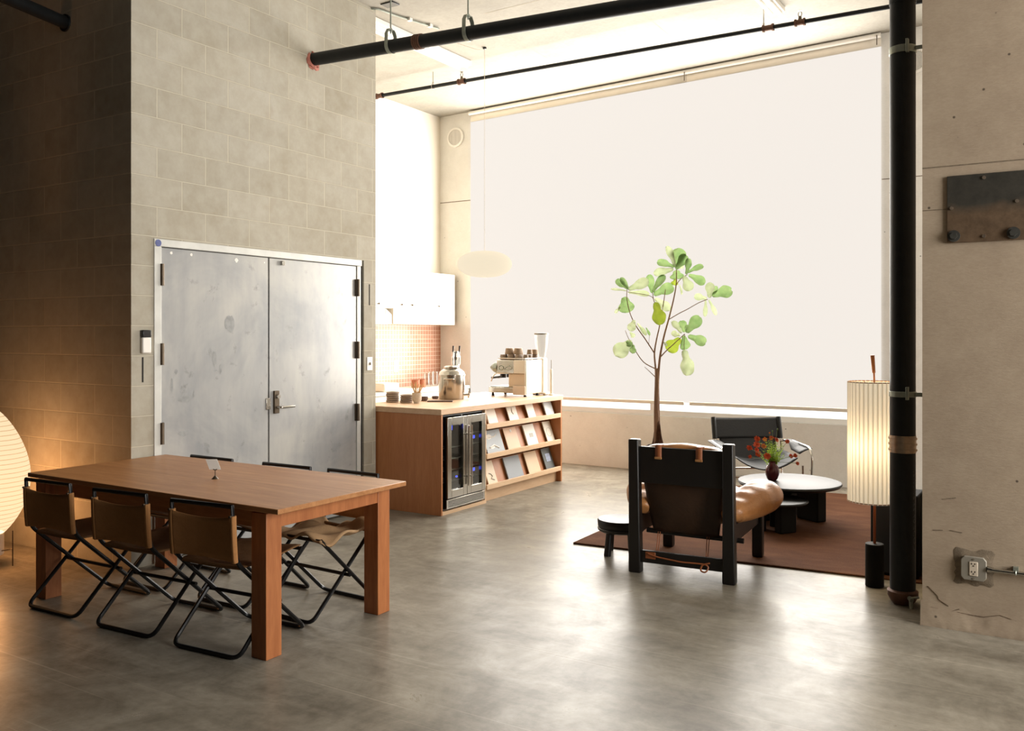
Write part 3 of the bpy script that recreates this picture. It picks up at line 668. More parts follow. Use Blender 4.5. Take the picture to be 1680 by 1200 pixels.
for i, (x, y, a, lab) in enumerate(spots):
    o = proto if i == 0 else copy_tree(proto)
    o.location = (x, y, 0); o.rotation_euler.z = R(a); setp(o, lab, 'chair', 'folding chairs around the oak table')
    if i == 5:
        # its seat cover is loose and crumpled
        for ch in o.children:
            if ch.name.startswith('seat_sling'):
                def crumple(u, v):
                    x_ = -.235 + .47 * u; y_ = -.215 + .44 * v; k = 4 * u * (1 - u)
                    z_ = .462 + .03 * math.sin(7 * u + 2.5 * v) * math.sin(5 * v + 1) + .016 * math.sin(15 * u - 9 * v) + .012 * math.sin(13 * v + 4 * u) - .02 * k
                    return (x_, y_, z_)
                m = MB(); m.sheet(crumple, 28, 26); bmesh.ops.recalc_face_normals(m.b, faces=m.b.faces[:]); me = bpy.data.meshes.new('seat_sling'); m.b.to_mesh(me); me.materials.append(M['canvl']); me.shade_smooth(); ch.data = me; ch.modifiers[0].thickness = .012

# ------------------------------------------------------------------ paper lantern
LP = D(-25, 900, 6.02); LP.z = 0
t = thing('paper_lantern', 'glowing ribbed paper floor lantern behind the left end of the table', 'floor lamp', LP)
prof = []
for k in range(33):
    a = k / 32; z = .205 + .85 * a; r = .275 * (math.sin(PI * (.06 + .89 * a)) ** .62) * (1 + .06 * math.cos(PI * a)); prof.append((r, z))
m = MB(); m.lathe(prof, n=40, cap=False); obj('lamp_shade', m, M['lantern'], t, angle=80)
m = MB(); m.lathe([(.11, .07), (.115, .075), (.115, .22), (.10, .22)], n=28); obj('lamp_base', m, M['paper'], t)
for k in range(3):
    a = math.atan2(RT.y, RT.x) + .0 + 2 * PI * k / 3; m = MB(); d = V((math.cos(a), math.sin(a), 0))
    m.tube([d * .19 + V((0, 0, .0)), d * .19 + V((0, 0, .24))], .004, 6); m.tube([d * .11 + V((0, 0, .10)), d * .19 + V((0, 0, .115))], .003, 6); obj('leg', m, M['brass'], t)

# ------------------------------------------------------------------ kitchen island
IX0, IX1, IY0, IY1, IZ = -5.56, -4.575, 6.172, 8.36, .926
t = thing('kitchen_island', 'cherry veneer kitchen island with slanted magazine shelves', 'island', (IX1, IY0, 0))
W_ = IX1 - IX0; Ln = IY1 - IY0
obj('end_panel', B((-W_, 0, 0), (0, .022, IZ - .05)), M['cherry'], t, .002)
obj('end_panel', B((-W_, Ln - .035, 0), (-.005, Ln - .008, IZ - .05)), M['cherry'], t, .002)
obj('back_panel', B((-W_ + .01, .022, 0), (-W_ + .03, Ln - .035, IZ - .05)), M['cherry'], t)
obj('divider', B((-W_ + .03, .70, .0), (-.012, .722, IZ - .05)), M['maple'], t)
obj('fridge_plinth', B((-.06, .022, 0), (-.004, .70, .03)), M['maple'], t)
obj('plinth', B((-.12, .722, 0), (-.06, Ln - .035, .10)), M['maple'], t)
obj('case_back', B((-.34, .722, .1), (-.32, Ln - .035, IZ - .05)), M['cherry'], t)
for zr in (.688, .408, .118):
    obj('ledge_rail', B((-.022, .722, zr), (-.002, Ln - .035, zr + .047)), M['maple'], t, .002)
    obj('shelf', B((-.31, .722, zr - .004), (-.022, Ln - .035, zr + .012)), M['maple'], t)
    m = MB(); m.sheet(lambda u, v: (-.086 - .082 * v, .722 + (Ln - .035 - .722) * u, zr + .012 + min(.225, IZ - .055 - zr - .012) * v), 1, 1); obj('slanted_back', m, M['cherry'], t, solid=.012, smooth=False)
obj('worktop', B((IX0 - .01, IY0 - .008, IZ - .05), (IX1 + .004, IY1 + .005, IZ)), M['top'], None, .003, label='thick pale maple worktop of the kitchen island', cat='worktop')

# wine fridge
t = thing('wine_fridge', 'stainless wine fridge with two glass doors set in the island', 'fridge', (IX1, IY0 + .03, .0315))
fw = .655
m = MB(); m.box((-.55, .005, 0), (-.03, .013, .835)); m.box((-.55, fw - .013, 0), (-.03, fw - .005, .835)); m.box((-.55, .005, .825), (-.03, fw - .005, .835)); m.box((-.55, .005, 0), (-.03, fw - .005, .012)); m.box((-.55, .005, 0), (-.54, fw - .005, .835)); m.box((-.5, fw / 2 - .01, 0), (-.035, fw / 2 + .01, .83)); obj('cabinet', m, M['dplastic'], t)
m = MB(); m.box((-.03, .05, .012), (.0, fw - .005, .095)); obj('grille', m, M['steel'], t, .003)
m = MB()
for k in range(5): m.box((-.002, .075, .028 + k * .012), (.0015, fw - .03, .033 + k * .012))
obj('grille_slot', m, M['slot'], t, smooth=False)
y0 = .05; dw = (fw - .055) / 2
for k in range(2):
    a, b_ = y0 + dw * k, y0 + dw * (k + 1) - .003
    m = MB(); m.box((-.03, a, .105), (.012, a + .06, .815)); m.box((-.03, b_ - .06, .105), (.012, b_, .815)); m.box((-.03, a + .06, .105), (.012, b_ - .06, .175)); m.box((-.03, a + .06, .745), (.012, b_ - .06, .815)); dr = obj('door', m, M['steel'], t, .003)
    obj('glass', B((-.012, a + .06, .175), (-.006, b_ - .06, .745)), M['glass'], dr, smooth=False)
    hy_ = b_ - .022 if k == 0 else a + .022
    m = MB(); m.cyl((.045, hy_, .19), (.045, hy_, .73), .009, n=12)
    for z in (.27, .65): m.cyl((.01, hy_, z), (.045, hy_, z), .007, n=8)
    obj('handle', m, M['chrome'], dr)
    for z in ((.24, .34, .44, .54) if k == 0 else (.24, .34, .44, .54, .64)):
        m = MB()
        for q in range(6): m.tube([(-.50, a + .02 + q * .05, z), (-.05, a + .02 + q * .05, z)], .0025, 5)
        m.tube([(-.05, a + .01, z), (-.05, b_ - .01, z)], .004, 6); obj('wire_rack', m, M['galv'], t, smooth=False)
for y, z, s in ((.535, .60, .02), (.535, .30, .02), (.27, .27, .010), (.17, .715, .03)): obj('led_light', B((-.06, y - s, z - s * .7), (-.05, y + s, z + s * .7)), M['led'], t, smooth=False)
m = MB()
for k in range(3): 
    for j in range(2): m.lathe([(.0, 0), (.036, .0), (.038, .02), (.038, .17), (.02, .21), (.014, .225), (.014, .29), (0, .29)], (-.2 - j * .1, .12 + k * .085, .45), 14)
# bottles stand in the fridge, each one a thing
for k in range(3):
    m = MB(); m.lathe([(.0, 0), (.034, .0), (.036, .02), (.036, .15), (.018, .19), (.013, .205), (.013, .26), (0, .26)], n=14)
    obj('wine_bottle', m, M['dplastic'], None, loc=(IX1 - .19, IY0 + .03 + .105 + k * .08, .0315 + .5432), label='dark bottle standing behind the left glass door of the wine fridge', cat='bottle', group='bottles in the wine fridge')

# magazines on the slanted shelves
def yat(px, x=-4.64): return PX(px, 700, x).y
def cover(kind, t, w_, h_):
    def q(name, x0, x1, z0, z1, mat): obj(name, B((x0 * w_, -.0012, z0 * h_), (x1 * w_, .0004, z1 * h_)), mat, t, smooth=False)
    ink = M['grey']
    if kind == 'sketch':
        m = MB(); m.tube([(.3 * w_, 0, .5 * h_), (.5 * w_, 0, .46 * h_), (.6 * w_, 0, .36 * h_), (.42 * w_, 0, .28 * h_), (.72 * w_, 0, .2 * h_)], .006, 5); obj('cover_drawing', m, ink, t)
    elif kind == 'bird':
        m = MB(); m.ell((.3 * w_, 0, .74 * h_), (.16 * w_, .001, .1 * h_)); m.tube([(.3 * w_, 0, .7 * h_), (.6 * w_, 0, .72 * h_), (.75 * w_, 0, .8 * h_)], .007, 5); m.tube([(.2 * w_, 0, .3 * h_), (.45 * w_, 0, .38 * h_), (.7 * w_, 0, .24 * h_)], .009, 5); m.ell((.35 * w_, 0, .3 * h_), (.14 * w_, .001, .06 * h_)); obj('cover_drawing', m, M['paper'], t)
    elif kind == 'block': q('cover_print', .38, .72, .42, .6, ink)
    elif kind == 'ring':
        m = MB(); m.tube([V((.5 * w_ + .3 * w_ * math.cos(a), 0, .5 * h_ + .2 * h_ * math.sin(a))) for a in [2 * PI * k / 20 for k in range(20)]], .002, 4, True); obj('cover_drawing', m, ink, t)
    elif kind == 'photo': q('cover_print', .3, .78, .4, .75, plain('cover_photo', (176, 188, 214), .5, 0, .3, 40))
    elif kind == 'dot':
        m = MB(); m.cyl((.55 * w_, .0004, .86 * h_), (.55 * w_, -.0012, .86 * h_), .016, n=14); obj('cover_print', m, M['paper'], t)
    elif kind == 'figure':
        m = MB(); m.tube([(.5 * w_, 0, .78 * h_), (.45 * w_, 0, .6 * h_), (.55 * w_, 0, .48 * h_)], .006, 5); m.ell((.52 * w_, 0, .82 * h_), (.012, .001, .012)); obj('cover_drawing', m, plain('print_sand', (186, 172, 150), .7, 0, .1, 20), t)
books = [(.688, 802, 817, .172, (236, 226, 210), None, 'plain ivory magazine, first on the top shelf from the fridge'),
 (.688, 836, 851, .172, (230, 220, 204), 'figure', 'ivory magazine with a small figure on its cover on the top shelf'),
 (.688, 867, 879, .172, (238, 230, 216), None, 'plain ivory magazine, third on the top shelf from the fridge'),
 (.688, 896, 909, .172, (214, 220, 222), None, 'pale bluish magazine, last on the top shelf'),
 (.408, 800, 828, .24, (150, 156, 160), 'bird', 'blue-grey picture book with white drawings on the middle shelf'),
 (.408, 834, 854, .235, (216, 176, 140), 'dot', 'salmon coloured magazine with a white dot on the middle shelf'),
 (.408, 866, 883, .235, (226, 222, 212), 'block', 'white magazine with a dark printed square on the middle shelf'),
 (.408, 898, 910, .235, (232, 224, 210), 'ring', 'ivory magazine with a thin printed ring on the middle shelf'),
 (.118, 801, 816, .235, (222, 204, 176), 'sketch', 'cream magazine with a dark sketch on the bottom shelf'),
 (.118, 834, 859, .235, (146, 152, 158), None, 'plain blue-grey picture book on the bottom shelf'),
 (.118, 868, 887, .24, (222, 196, 162), None, 'plain beige magazine on the bottom shelf'),
 (.118, 896, 910, .24, (104, 108, 108), 'photo', 'dark grey magazine with a pale photo on the bottom shelf')]
for k, (z, a, b_, h_, c_, kind, lab) in enumerate(books):
    ya, yb = yat(a), yat(b_); w_ = abs(yb - ya); lean = R(20)
    t = thing('magazine', lab, 'magazine', (IX1 - .052, ya, z + .0175), group='magazines on the island shelves')
    t.rotation_euler = Euler((-lean, 0, R(90)), 'XYZ')
    mm = plain('cover_%d' % k, c_, .5, 0, .03, 6)
    obj('cover', B((0, 0, 0), (w_, .009 if k % 3 else .014, h_)), mm, t, .001)
    obj('pages', B((.002, .0015, .002), (w_ + .001, .0075, h_ + .0006)), M['paper'], t)
    if kind: cover(kind, t, w_, h_)

# ------------------------------------------------------------------ things on the island
def on(px, py, z=IZ): p = G(px, py, z); return V((p.x, p.y, z))
def stack(px, py, n, rr, hh, lab, grp):
    c_ = on(px, py)
    for k in range(n):
        m = MB(); m.lathe([(.0, 0), (rr * .8, 0), (rr, hh * .25), (rr, hh * .8), (rr * .92, hh * .9), (rr * .85, hh * .55), (0, hh * .5)], n=22)
        pos = ['lowest of the', 'second from the bottom of the', 'third from the bottom of the', 'fourth from the bottom of the', 'topmost of the'] if n == 5 else ['lowest of the', 'second from the bottom of the', 'third from the bottom of the', 'topmost of the']
        obj('saucer', m, M['clay'], None, loc=(c_.x + rnd.uniform(-.003, .003), c_.y + rnd.uniform(-.003, .003), IZ + k * hh * .93), label=pos[k] + ' ' + lab, cat='saucer', group=grp)
stack(644, 660, 5, .062, .021, 'taller stack of brown stoneware saucers', 'taller stack of saucers'); stack(667, 661, 4, .06, .020, 'shorter stack of brown stoneware saucers', 'shorter stack of saucers')
c_ = on(684, 662); t = thing('stirrer_cup', 'pale ribbed cup full of wooden stirrers', 'cup', c_)
m = MB(); m.lathe([(.0, 0), (.028, 0), (.03, .01), (.044, .03), (.046, .10), (.042, .10), (.04, .03), (.0, .02)], n=26); obj('cup_body', m, M['clay2'], t)
for k in range(14):
    a = 2 * PI * k / 14 + rnd.uniform(-.2, .2); r0, r1 = .012, rnd.uniform(.045, .075); h_ = rnd.uniform(.175, .20)
    p, q = V((r0 * math.cos(a + 2.6), r0 * math.sin(a + 2.6), .024)), V((r1 * math.cos(a), r1 * math.sin(a), h_))
    d = (q - p).normalized(); s_ = d.orthogonal().normalized() * .0035; n_ = d.cross(s_).normalized() * .0008
    m = MB(); m.rings([[e + s_ + n_, e - s_ + n_, e - s_ - n_, e + s_ - n_] for e in (p, q)])
    obj('wooden_stirrer', m, M['bamboo'], None, smooth=False, loc=c_, label='thin wooden stirrer fanned out in the pale cup', cat='stirrer', group='stirrers in the pale cup')
c_ = on(722, 659.5); t = thing('serving_board', 'dark wooden tray in front of the steel drink urn', 'tray', c_, TH)
obj('board', B((-.12, -.05, 0), (.125, .05, .012)), M['board'], t, .004)
c_ = on(700, 658); m = MB(); m.lathe([(.0, 0), (.03, 0), (.042, .02), (.042, .042), (.037, .042), (.034, .015), (0, .01)], n=20); obj('sauce_bowl', m, M['board'], None, loc=c_ + V((-.02, -.02, .0)), label='small dark bowl left of the wooden tray', cat='bowl')
c_ = on(714, 657); m = MB(); m.lathe([(.0, 0), (.026, 0), (.034, .012), (.034, .028), (.03, .028), (.026, .01), (0, .008)], n=20); obj('sauce_bowl', m, M['board'], None, loc=c_ + V((.0, .0, .0125)), label='smaller dark bowl on the wooden tray', cat='bowl')
# steel urn
c_ = on(741, 655); t = thing('drink_urn', 'polished stainless drink urn with a spigot on the island', 'urn', c_)
m = MB(); m.lathe([(.0, .0), (.125, .0), (.13, .008), (.13, .04), (.133, .045), (.133, .235), (.136, .238), (.136, .248), (.133, .25), (.125, .275), (.085, .305), (.0, .305)], n=44); obj('body', m, M['steel'], t)
m = MB(); m.lathe([(.0, .30), (.075, .30), (.078, .31), (.078, .325), (.06, .335), (.0, .338)], n=36); obj('lid', m, M['steel'], t)
d = V((.9, .4, 0)).normalized()
m = MB(); m.tube([d * .13 + V((0, 0, .045)), d * .19 + V((0, 0, .045))], .011, 10); m.tube([d * .175 + V((0, 0, .06)), d * .175 + V((0, 0, .012))], .009, 10); m.tube([d * .175 + V((0, 0, .06)), d * .175 + V((0, 0, .085))], .005, 8); obj('spigot', m, M['chrome'], t)
for s in (-1, 1):
    q = V((-.44, .9, 0)).normalized() * s; m = MB(); m.tube(arc([q * .125 + V((0, 0, .20)) - d * .05, q * .17 + V((0, 0, .21)) - d * .05, q * .17 + V((0, 0, .21)) + d * .05, q * .125 + V((0, 0, .20)) + d * .05], .02), .006, 8); obj('side_handle', m, M['chrome'], t)
c_ = on(747, 651.5); t = thing('tap_tower', 'chrome two-tap tower standing behind the drink urn', 'tap tower', c_, TH)
m = MB(); m.lathe([(.0, 0), (.06, 0), (.06, .012), (.042, .02), (.04, .46), (.034, .475), (.0, .48)], n=28); obj('column', m, M['chrome'], t)
for k, x in enumerate((-.02, .045)):
    m = MB(); m.tube(arc([(x, -.03, .42), (x, -.09, .42), (x, -.10, .34)], .02), .011, 10); m.tube([(x, -.075, .42), (x, -.075, .47)], .008, 10); obj('faucet', m, M['chrome'], t)
    m = MB(); m.tube([(x, -.075, .465), (x + .004, -.08, .535)], [.007, .009], 10); obj('tap_handle', m, M['dplastic'], t)

# espresso machine
EX, EY = -4.84, 7.86
t = thing('espresso_machine', 'white and steel espresso machine at the far end of the island', 'espresso machine', (EX, EY, IZ))
wd = .33   # along y
obj('base_tray', B((-.36, .0, .035), (.09, wd, .095)), M['steel'], t, .006)
obj('drip_grate', B((-.35, .02, .095), (-.10, wd - .02, .102)), M['galv'], t, .002)
obj('rear_body', B((-.12, .015, .095), (.08, wd - .015, .33)), plain('machine_panel', (222, 202, 176), .4, 0, .03, 5), t, .01)
obj('lower_panel', B((-.05, -.012, .02), (.10, .006, .115)), plain('machine_panel_low', (226, 208, 190), .4, 0, .03, 5), t, .004)
obj('head_box', B((-.26, .0, .235), (.10, wd, .385)), M['steel'], t, .012)
obj('side_cheek', B((-.04, -.01, .245), (.10, .0, .385)), M['white'], t, .004)
obj('rear_cover', B((.08, .0, .03), (.105, wd, .385)), M['white'], t, .01)
m = MB(); m.rings([[V((x, .05 + .02 * math.cos(a) + .02, .30 + r * math.sin(a))) + V((0, r * math.cos(a), 0)) for a in [2 * PI * k / 20 for k in range(20)]] for x, r in ((-.26, .055), (-.30, .06), (-.33, .045), (-.36, .02))]); obj('steam_knob', m, M['galv'], t)
m = MB(); m.tube(arc([(-.27, .06, .25), (-.33, .05, .22), (-.36, .05, .15)], .03), .007, 8); obj('steam_wand', m, M['chrome'], t)
for y in (.12, .24):
    m = MB(); m.cyl((-.25, y, .24), (-.25, y, .19), .035, n=20); m.tube([(-.28, y, .2), (-.40, y, .185)], .012, 10); obj('portafilter', m, M['dplastic'], t)
for x in (-.33, .07):
    for y in (.04, wd - .04):
        m = MB(); m.cyl((x, y, 0), (x, y, .036), .018, .011, 12); obj('foot', m, M['dplastic'], t)
m = MB()
m.tube([(-.24, .01, .40), (.09, .01, .40), (.09, wd - .01, .40), (-.24, wd - .01, .40)], .005, 8, True); obj('cup_rail', m, M['chrome'], t)
# a pattern painted on the cheek
m = MB(); m.tube([(-.20 + .03 * math.cos(a), -.0015, .30 + .022 * math.sin(a)) for a in [2 * PI * k / 14 for k in range(14)]], .005, 6, True); obj('round_print', m, M['galv'], t); m = MB(); m.tube([(-.16, -.0015, .285), (-.13, -.0015, .31), (-.09, -.0015, .325), (-.06, -.0015, .30), (-.09, -.0015, .28), (-.14, -.0015, .282)], .004, 6, True); obj('leaf_print', m, M['galv'], t)
cups = [(-.20, .05, 0, .044, .055), (-.108, .05, 0, .044, .055), (-.016, .05, 0, .044, .055), (.062, .07, 0, .031, .055), (.065, .14, 0, .03, .05), (.055, .27, 0, .034, .055), (-.155, .14, 0, .042, .055), (-.06, .15, 0, .042, .055), (-.150, .088, 1, .052, .066), (-.045, .092, 1, .052, .066), (.055, .16, 1, .031, .052), (.052, .262, 1, .044, .052)]
names = ['first upturned cup from the steam knob side, bottom layer', 'second upturned cup along the near edge, bottom layer', 'third upturned cup along the near edge, bottom layer', 'small upturned cup at the near rear corner', 'small upturned cup in the middle of the rear edge', 'small upturned cup under the wide bowl', 'upturned cup in the second row, nearer the steam knob', 'upturned cup in the second row, nearer the rear', 'large upturned cup in the top layer, steam knob side', 'large upturned cup in the top layer, rear side', 'small upturned cup in the top layer', 'wide stoneware bowl at the far rear of the cups']
for (x, y, lv, r_, h_), nm in zip(cups, names):
    m = MB(); m.lathe([(.0, h_), (r_ * .75, h_), (r_ * .82, h_ * .95), (r_, .002), (r_ * .93, .0), (r_ * .7, h_ * .88), (0, h_ * .9)], n=20)
    o = obj('cup', m, M['clay'] if lv == 0 else plain('warm_stoneware', (150, 126, 102), .6, 0, .15, 40), None, loc=(EX + x, EY + y, IZ + .386 + lv * .0555), label=nm + ' on the espresso machine', cat='cup', group='cups on the espresso machine')
# grinder
t = thing('coffee_grinder', 'pale coffee grinder with a flat grey lid behind the espresso machine', 'grinder', (-4.79, 8.275, IZ))
m = MB(); m.box((-.08, -.06, .008), (.08, .06, .03)); obj('foot_plate', m, M['white'], t, .006)
m = MB(); m.box((-.05, -.05, .03), (.05, .05, .40)); obj('body', m, M['white'], t, .015)
m = MB(); m.lathe([(.035, .40), (.045, .43), (.072, .56), (.074, .65), (.07, .65), (.068, .56), (.04, .43), (.03, .405)], n=28, cap=False); obj('hopper', m, M['hop'], t)
m = MB(); m.lathe([(0, .65), (.08, .65), (.08, .667), (.0, .67)], n=28); obj('lid', m, M['grey'], t)
for s_ in (-1, 1): m = MB(); m.box((s_ * .065 - .012, -.055, 0), (s_ * .065 + .012, .055, .01)); obj('foot', m, M['dplastic'], t)
# tall tamper / lever rod by the machine
t = thing('milk_frother', 'slim white milk frother with a thin rod at the right end of the island', 'frother', V((-4.66, 8.26, IZ)))
m = MB(); m.lathe([(.0, 0), (.03, 0), (.03, .012), (.016, .02), (.016, .27), (.012, .28), (0, .28)], n=18); obj('body', m, M['white'], t); m = MB(); m.cyl((.0, 0, .28), (0, 0, .38), .004, n=8); obj('rod', m, M['grey'], t)

# ------------------------------------------------------------------ kitchen along the white wall
t = thing('base_cabinet', 'cream base cabinet under the kitchen counter', 'cabinet', (-7.08, 6.35, 0))
obj('carcass', B((0, 0, .09), (.47, 3.17, .875)), M['cab'], t, .003); obj('plinth', B((0, .02, 0), (.42, 3.15, .09)), M['matt'], t)
for k in range(5): d_ = obj('door', B((.471, .01 + k * .634, .10), (.488, .634 * (k + 1) - .008, .865)), M['cab'], t, .002); m = MB(); m.cyl((.488, .58 + k * .634, .78), (.50, .58 + k * .634, .78), .01, n=12); obj('knob', m, M['brass'], d_)
obj('worktop', B((-7.081, 6.34, .876), (-6.58, WY - .005, .915)), M['white'], None, .003, label='white counter top along the tiled kitchen wall', cat='worktop')
obj('mixing_bin', B((-.12, -.14, 0), (.12, .14, .10)), M['cab'], None, .02, loc=(-6.72, 7.95, .9155), label='low cream box on the kitchen counter', cat='box')
zb, zt = 1.703, 2.36
def wall_cab(y0, y1, lab, knobs, notch=0., rnd_end=False):
    t = thing('wall_cabinet', lab, 'cabinet', (-7.088, y0, zb))
    dpt = .328
    if rnd_end:
        r_ = .12; poly = [(0, 0), (dpt - .02, 0)] + [(dpt - .02 - r_ + r_ * math.cos(a), (y1 - y0) - r_ + r_ * math.sin(a)) for a in [PI / 2 * k / 8 for k in range(9)]] + [(0, y1 - y0)]
        m = MB(); m.prism(poly, 'z', 0, zt - zb); obj('carcass', m, M['cab'], t, .003)
    else: obj('carcass', B((0, 0, notch), (dpt - .02, y1 - y0 - .002, zt - zb)), M['cab'], t, .002)
    n = len(knobs); L = y1 - y0 - (.12 if rnd_end else 0)
    for k in range(n):
        d_ = obj('door', B((dpt - .02, L * k / n + .002, notch + .003), (dpt, L * (k + 1) / n - .002, zt - zb - .003)), M['cab'], t, .002)
        y = knobs[k] - y0; m = MB(); m.cyl((dpt, y, .235), (dpt + .022, y, .235), .006, n=10); m.ell((dpt + .028, y, .235), (.009, .013, .013), n=12, m=8); obj('knob', m, M['brass'], d_)
    return t
yk = [PX(px, 500, -6.76).y for px in (619, 650, 674, 718)]
wall_cab(6.95, 8.165, 'cream wall cabinet above the angled range hood', [yk[0] - .5, yk[0]], .185)
wall_cab(8.167, 9.53, 'cream wall cabinet with a rounded end beside the concrete column', [yk[1] + .08, yk[2] + .0, yk[3]], 0., True)
t = thing('range_hood', 'white angled range hood below the cream wall cabinet', 'range hood', (-7.088, 6.95, zb))
m = MB(); m.rings([[V((0, y, 0)), V((.31, y, 0)), V((.31, y, .045)), V((.30, y, .182)), V((0, y, .182))] for y in (.3, 1.1)]); m.rings([[V((0, y, 0)), V((.31, y, 0)), V((.31, y, z1)), V((0, y, z1))] for y, z1 in ((1.1, .18), (1.213, .11))]); obj('hood_body', m, M['plastic'], t)
obj('filter', B((.02, .35, -.006), (.29, 1.16, .0)), M['galv'], t)
# counter things
def wc(px, py): return PX(px, py, -6.85)
for px, lab in ((682, 'left terracotta cup by the tiled wall'), (692, 'right terracotta cup by the tiled wall, pale inside')):
    p = wc(px, 620); m = MB(); m.lathe([(.0, 0), (.05, 0), (.052, .01), (.052, .10), (.046, .10), (.044, .02), (0, .015)], n=22)
    obj('terracotta_cup', m, M['terra'], None, loc=(p.x, p.y, .9155), label=lab, cat='cup')
for px, h_, lab in ((700, .17, 'clear drinking glass nearest the terracotta cups'), (707, .19, 'tall clear drinking glass in the middle of three'), (714, .19, 'tall clear drinking glass by the concrete column')):
    p = wc(px, 620); m = MB(); m.lathe([(.0, 0), (.033, 0), (.038, h_), (.0355, h_), (.031, .012), (0, .01)], n=22)
    obj('drinking_glass', m, M['glass'], None, loc=(p.x, p.y, .9155), label=lab, cat='glass', group='glasses on the kitchen counter')
p = PX(724, 610, -6.8); m = MB(); m.lathe([(.0, 0), (.04, 0), (.07, .1), (.075, .17), (.07, .17), (.06, .1), (.03, .02), (0, .02)], n=22); obj('mug_jar', m, plain('brick_red_glaze', (150, 66, 48), .4, 0, .1, 10), None, loc=(-6.82, 9.3, .9155), label='brick red jar behind the steel urn', cat='jar')
p = PX(649, 601, -7.082); t = thing('wall_outlet', 'white outlet plate on the pink kitchen tiles', 'outlet', (-7.082, p.y, p.z)); obj('plate', B((0, -.036, -.075), (.006, .036, .075)), M['plastic'], t, .003); obj('receptacle', B((.006, -.017, -.04), (.008, .017, .04)), M['paper'], t, .001)

# pendant
PA = G(795, 78, 4.535); PC = V((PA.x, PA.y, H + 117 / 1450 * 9.05))
t = thing('pendant_lamp', 'saucer shaped white pendant lamp hanging before the window', 'pendant lamp', PC)
prof = [(.283 * math.sin(PI * (k + .35) / 24.7) ** .8, -.135 * math.cos(PI * (k + .35) / 24.7)) for k in range(25)]
m = MB(); m.lathe(prof, n=48, cap=False); obj('lamp_shade', m, M['pend'], t, angle=80)
m = MB(); m.cyl((0, 0, .13), (0, 0, cz(PA.x) - PC.z), .0022, n=6); m.tube(arc([(0, 0, cz(PA.x) - PC.z - .02), (-.02, -.1, cz(PA.x) - PC.z - .05), (-.15, -.4, cz(PA.x) - PC.z - .02)], .1), .003, 6); obj('cord', m, M['clay2'], t)
m = MB(); m.cyl((0, 0, cz(PA.x) - PC.z - .02), (0, 0, cz(PA.x) - PC.z), .02, n=12); obj('ceiling_hook', m, M['dplastic'], t)

# ------------------------------------------------------------------ lounge: rug
m = MB(); a, b_ = V((-3.13, 5.88, 0)), V((-.70, 6.10, 0)); d = (b_ - a).normalized()
q = [a, b_ + d * .9, b_ + d * .9 + V((-.15, 3.05, 0)), V((-3.2, 8.98, 0))]
m.rings([[V((p.x, p.y, z)) for p in q] for z in (.0, .013)]); obj('area_rug', m, M['rug'], None, .005, label='rust brown wool rug under the lounge furniture', cat='rug')
RZ = .0135

# armchair
AC = V((-2.125, 5.80, 0)); t = thing('lounge_armchair', 'low black wood armchair with puffy cognac leather, seen from behind', 'armchair', AC, R(4))
for s in (-1, 1):
    z0 = .0
    m = MB(); m.rings([[V((s * .312 - w_, y - .035, z)), V((s * .312 + w_, y - .035, z)), V((s * .312 + w_, y + .035, z)), V((s * .312 - w_, y + .035, z))] for y, z, w_ in ((-.36, 0, .041), (-.37, .4, .037), (-.385, .885, .034))]); obj('back_post', m, M['bwood'], t, .008)
    m = MB(); m.box((s * .325 - .036, .345, RZ), (s * .325 + .036, .415, .40)); obj('front_leg', m, M['bwood'], t, .008)
    m = MB(); m.box((s * .318 - .02, -.35, .25), (s * .318 + .02, .40, .37)); obj('side_rail', m, M['bwood'], t, .006)
m = MB(); m.box((-.28, -.392, .60), (.28, -.36, .838)); obj('back_rail', m, M['bwood'], t, .006)
m = MB(); m.box((-.275, -.375, .07), (.275, -.345, .15)); obj('rear_stretcher', m, M['bwood'], t, .005)
m = MB(); m.box((-.30, .365, .22), (.30, .40, .34)); obj('front_rail', m, M['bwood'], t, .005)
m = MB(); m.tube([(-.27, -.255, .262), (.375, -.255, .255)], .017, 12); obj('sling_dowel', m, M['bwood'], t)
def sling(u, v):
    # v 0 at the top rail, 1 at the dowel; hangs with a slight belly, edges drawn in
    hw = .282 - .062 * v; x = (2 * u - 1) * hw; k = 1 - (2 * u - 1) ** 2
    return (x, -.335 + .075 * v - .05 * k * math.sin(PI * v * .9) * .9, .70 - .43 * v + .004 * math.sin(20 * u))
m = MB(); m.sheet(sling, 24, 20); obj('back_sling', m, M['saddle'], t, solid=.02)
def pad(c_, r, e, nm, mat, fn=None, rot=None, sub=0):
    m = MB(); m.ell(c_, r, e, 32, 20, rot)
    if fn: m.move(fn)
    return obj(nm, m, mat, t, sub=sub)
pad((0, -.265, .655), (.272, .075, .205), .4, 'back_cushion', M['cognac'], lambda c_: (c_.x, c_.y + (.66 - c_.z) * .25, c_.z + .006 * math.cos(c_.x * 22) * (c_.z > .8)), sub=1)
pad((0, .08, .41), (.27, .33, .10), .55, 'seat_cushion', M['cognac'], lambda c_: (c_.x, c_.y, c_.z + .05 * (c_.y)), sub=1)
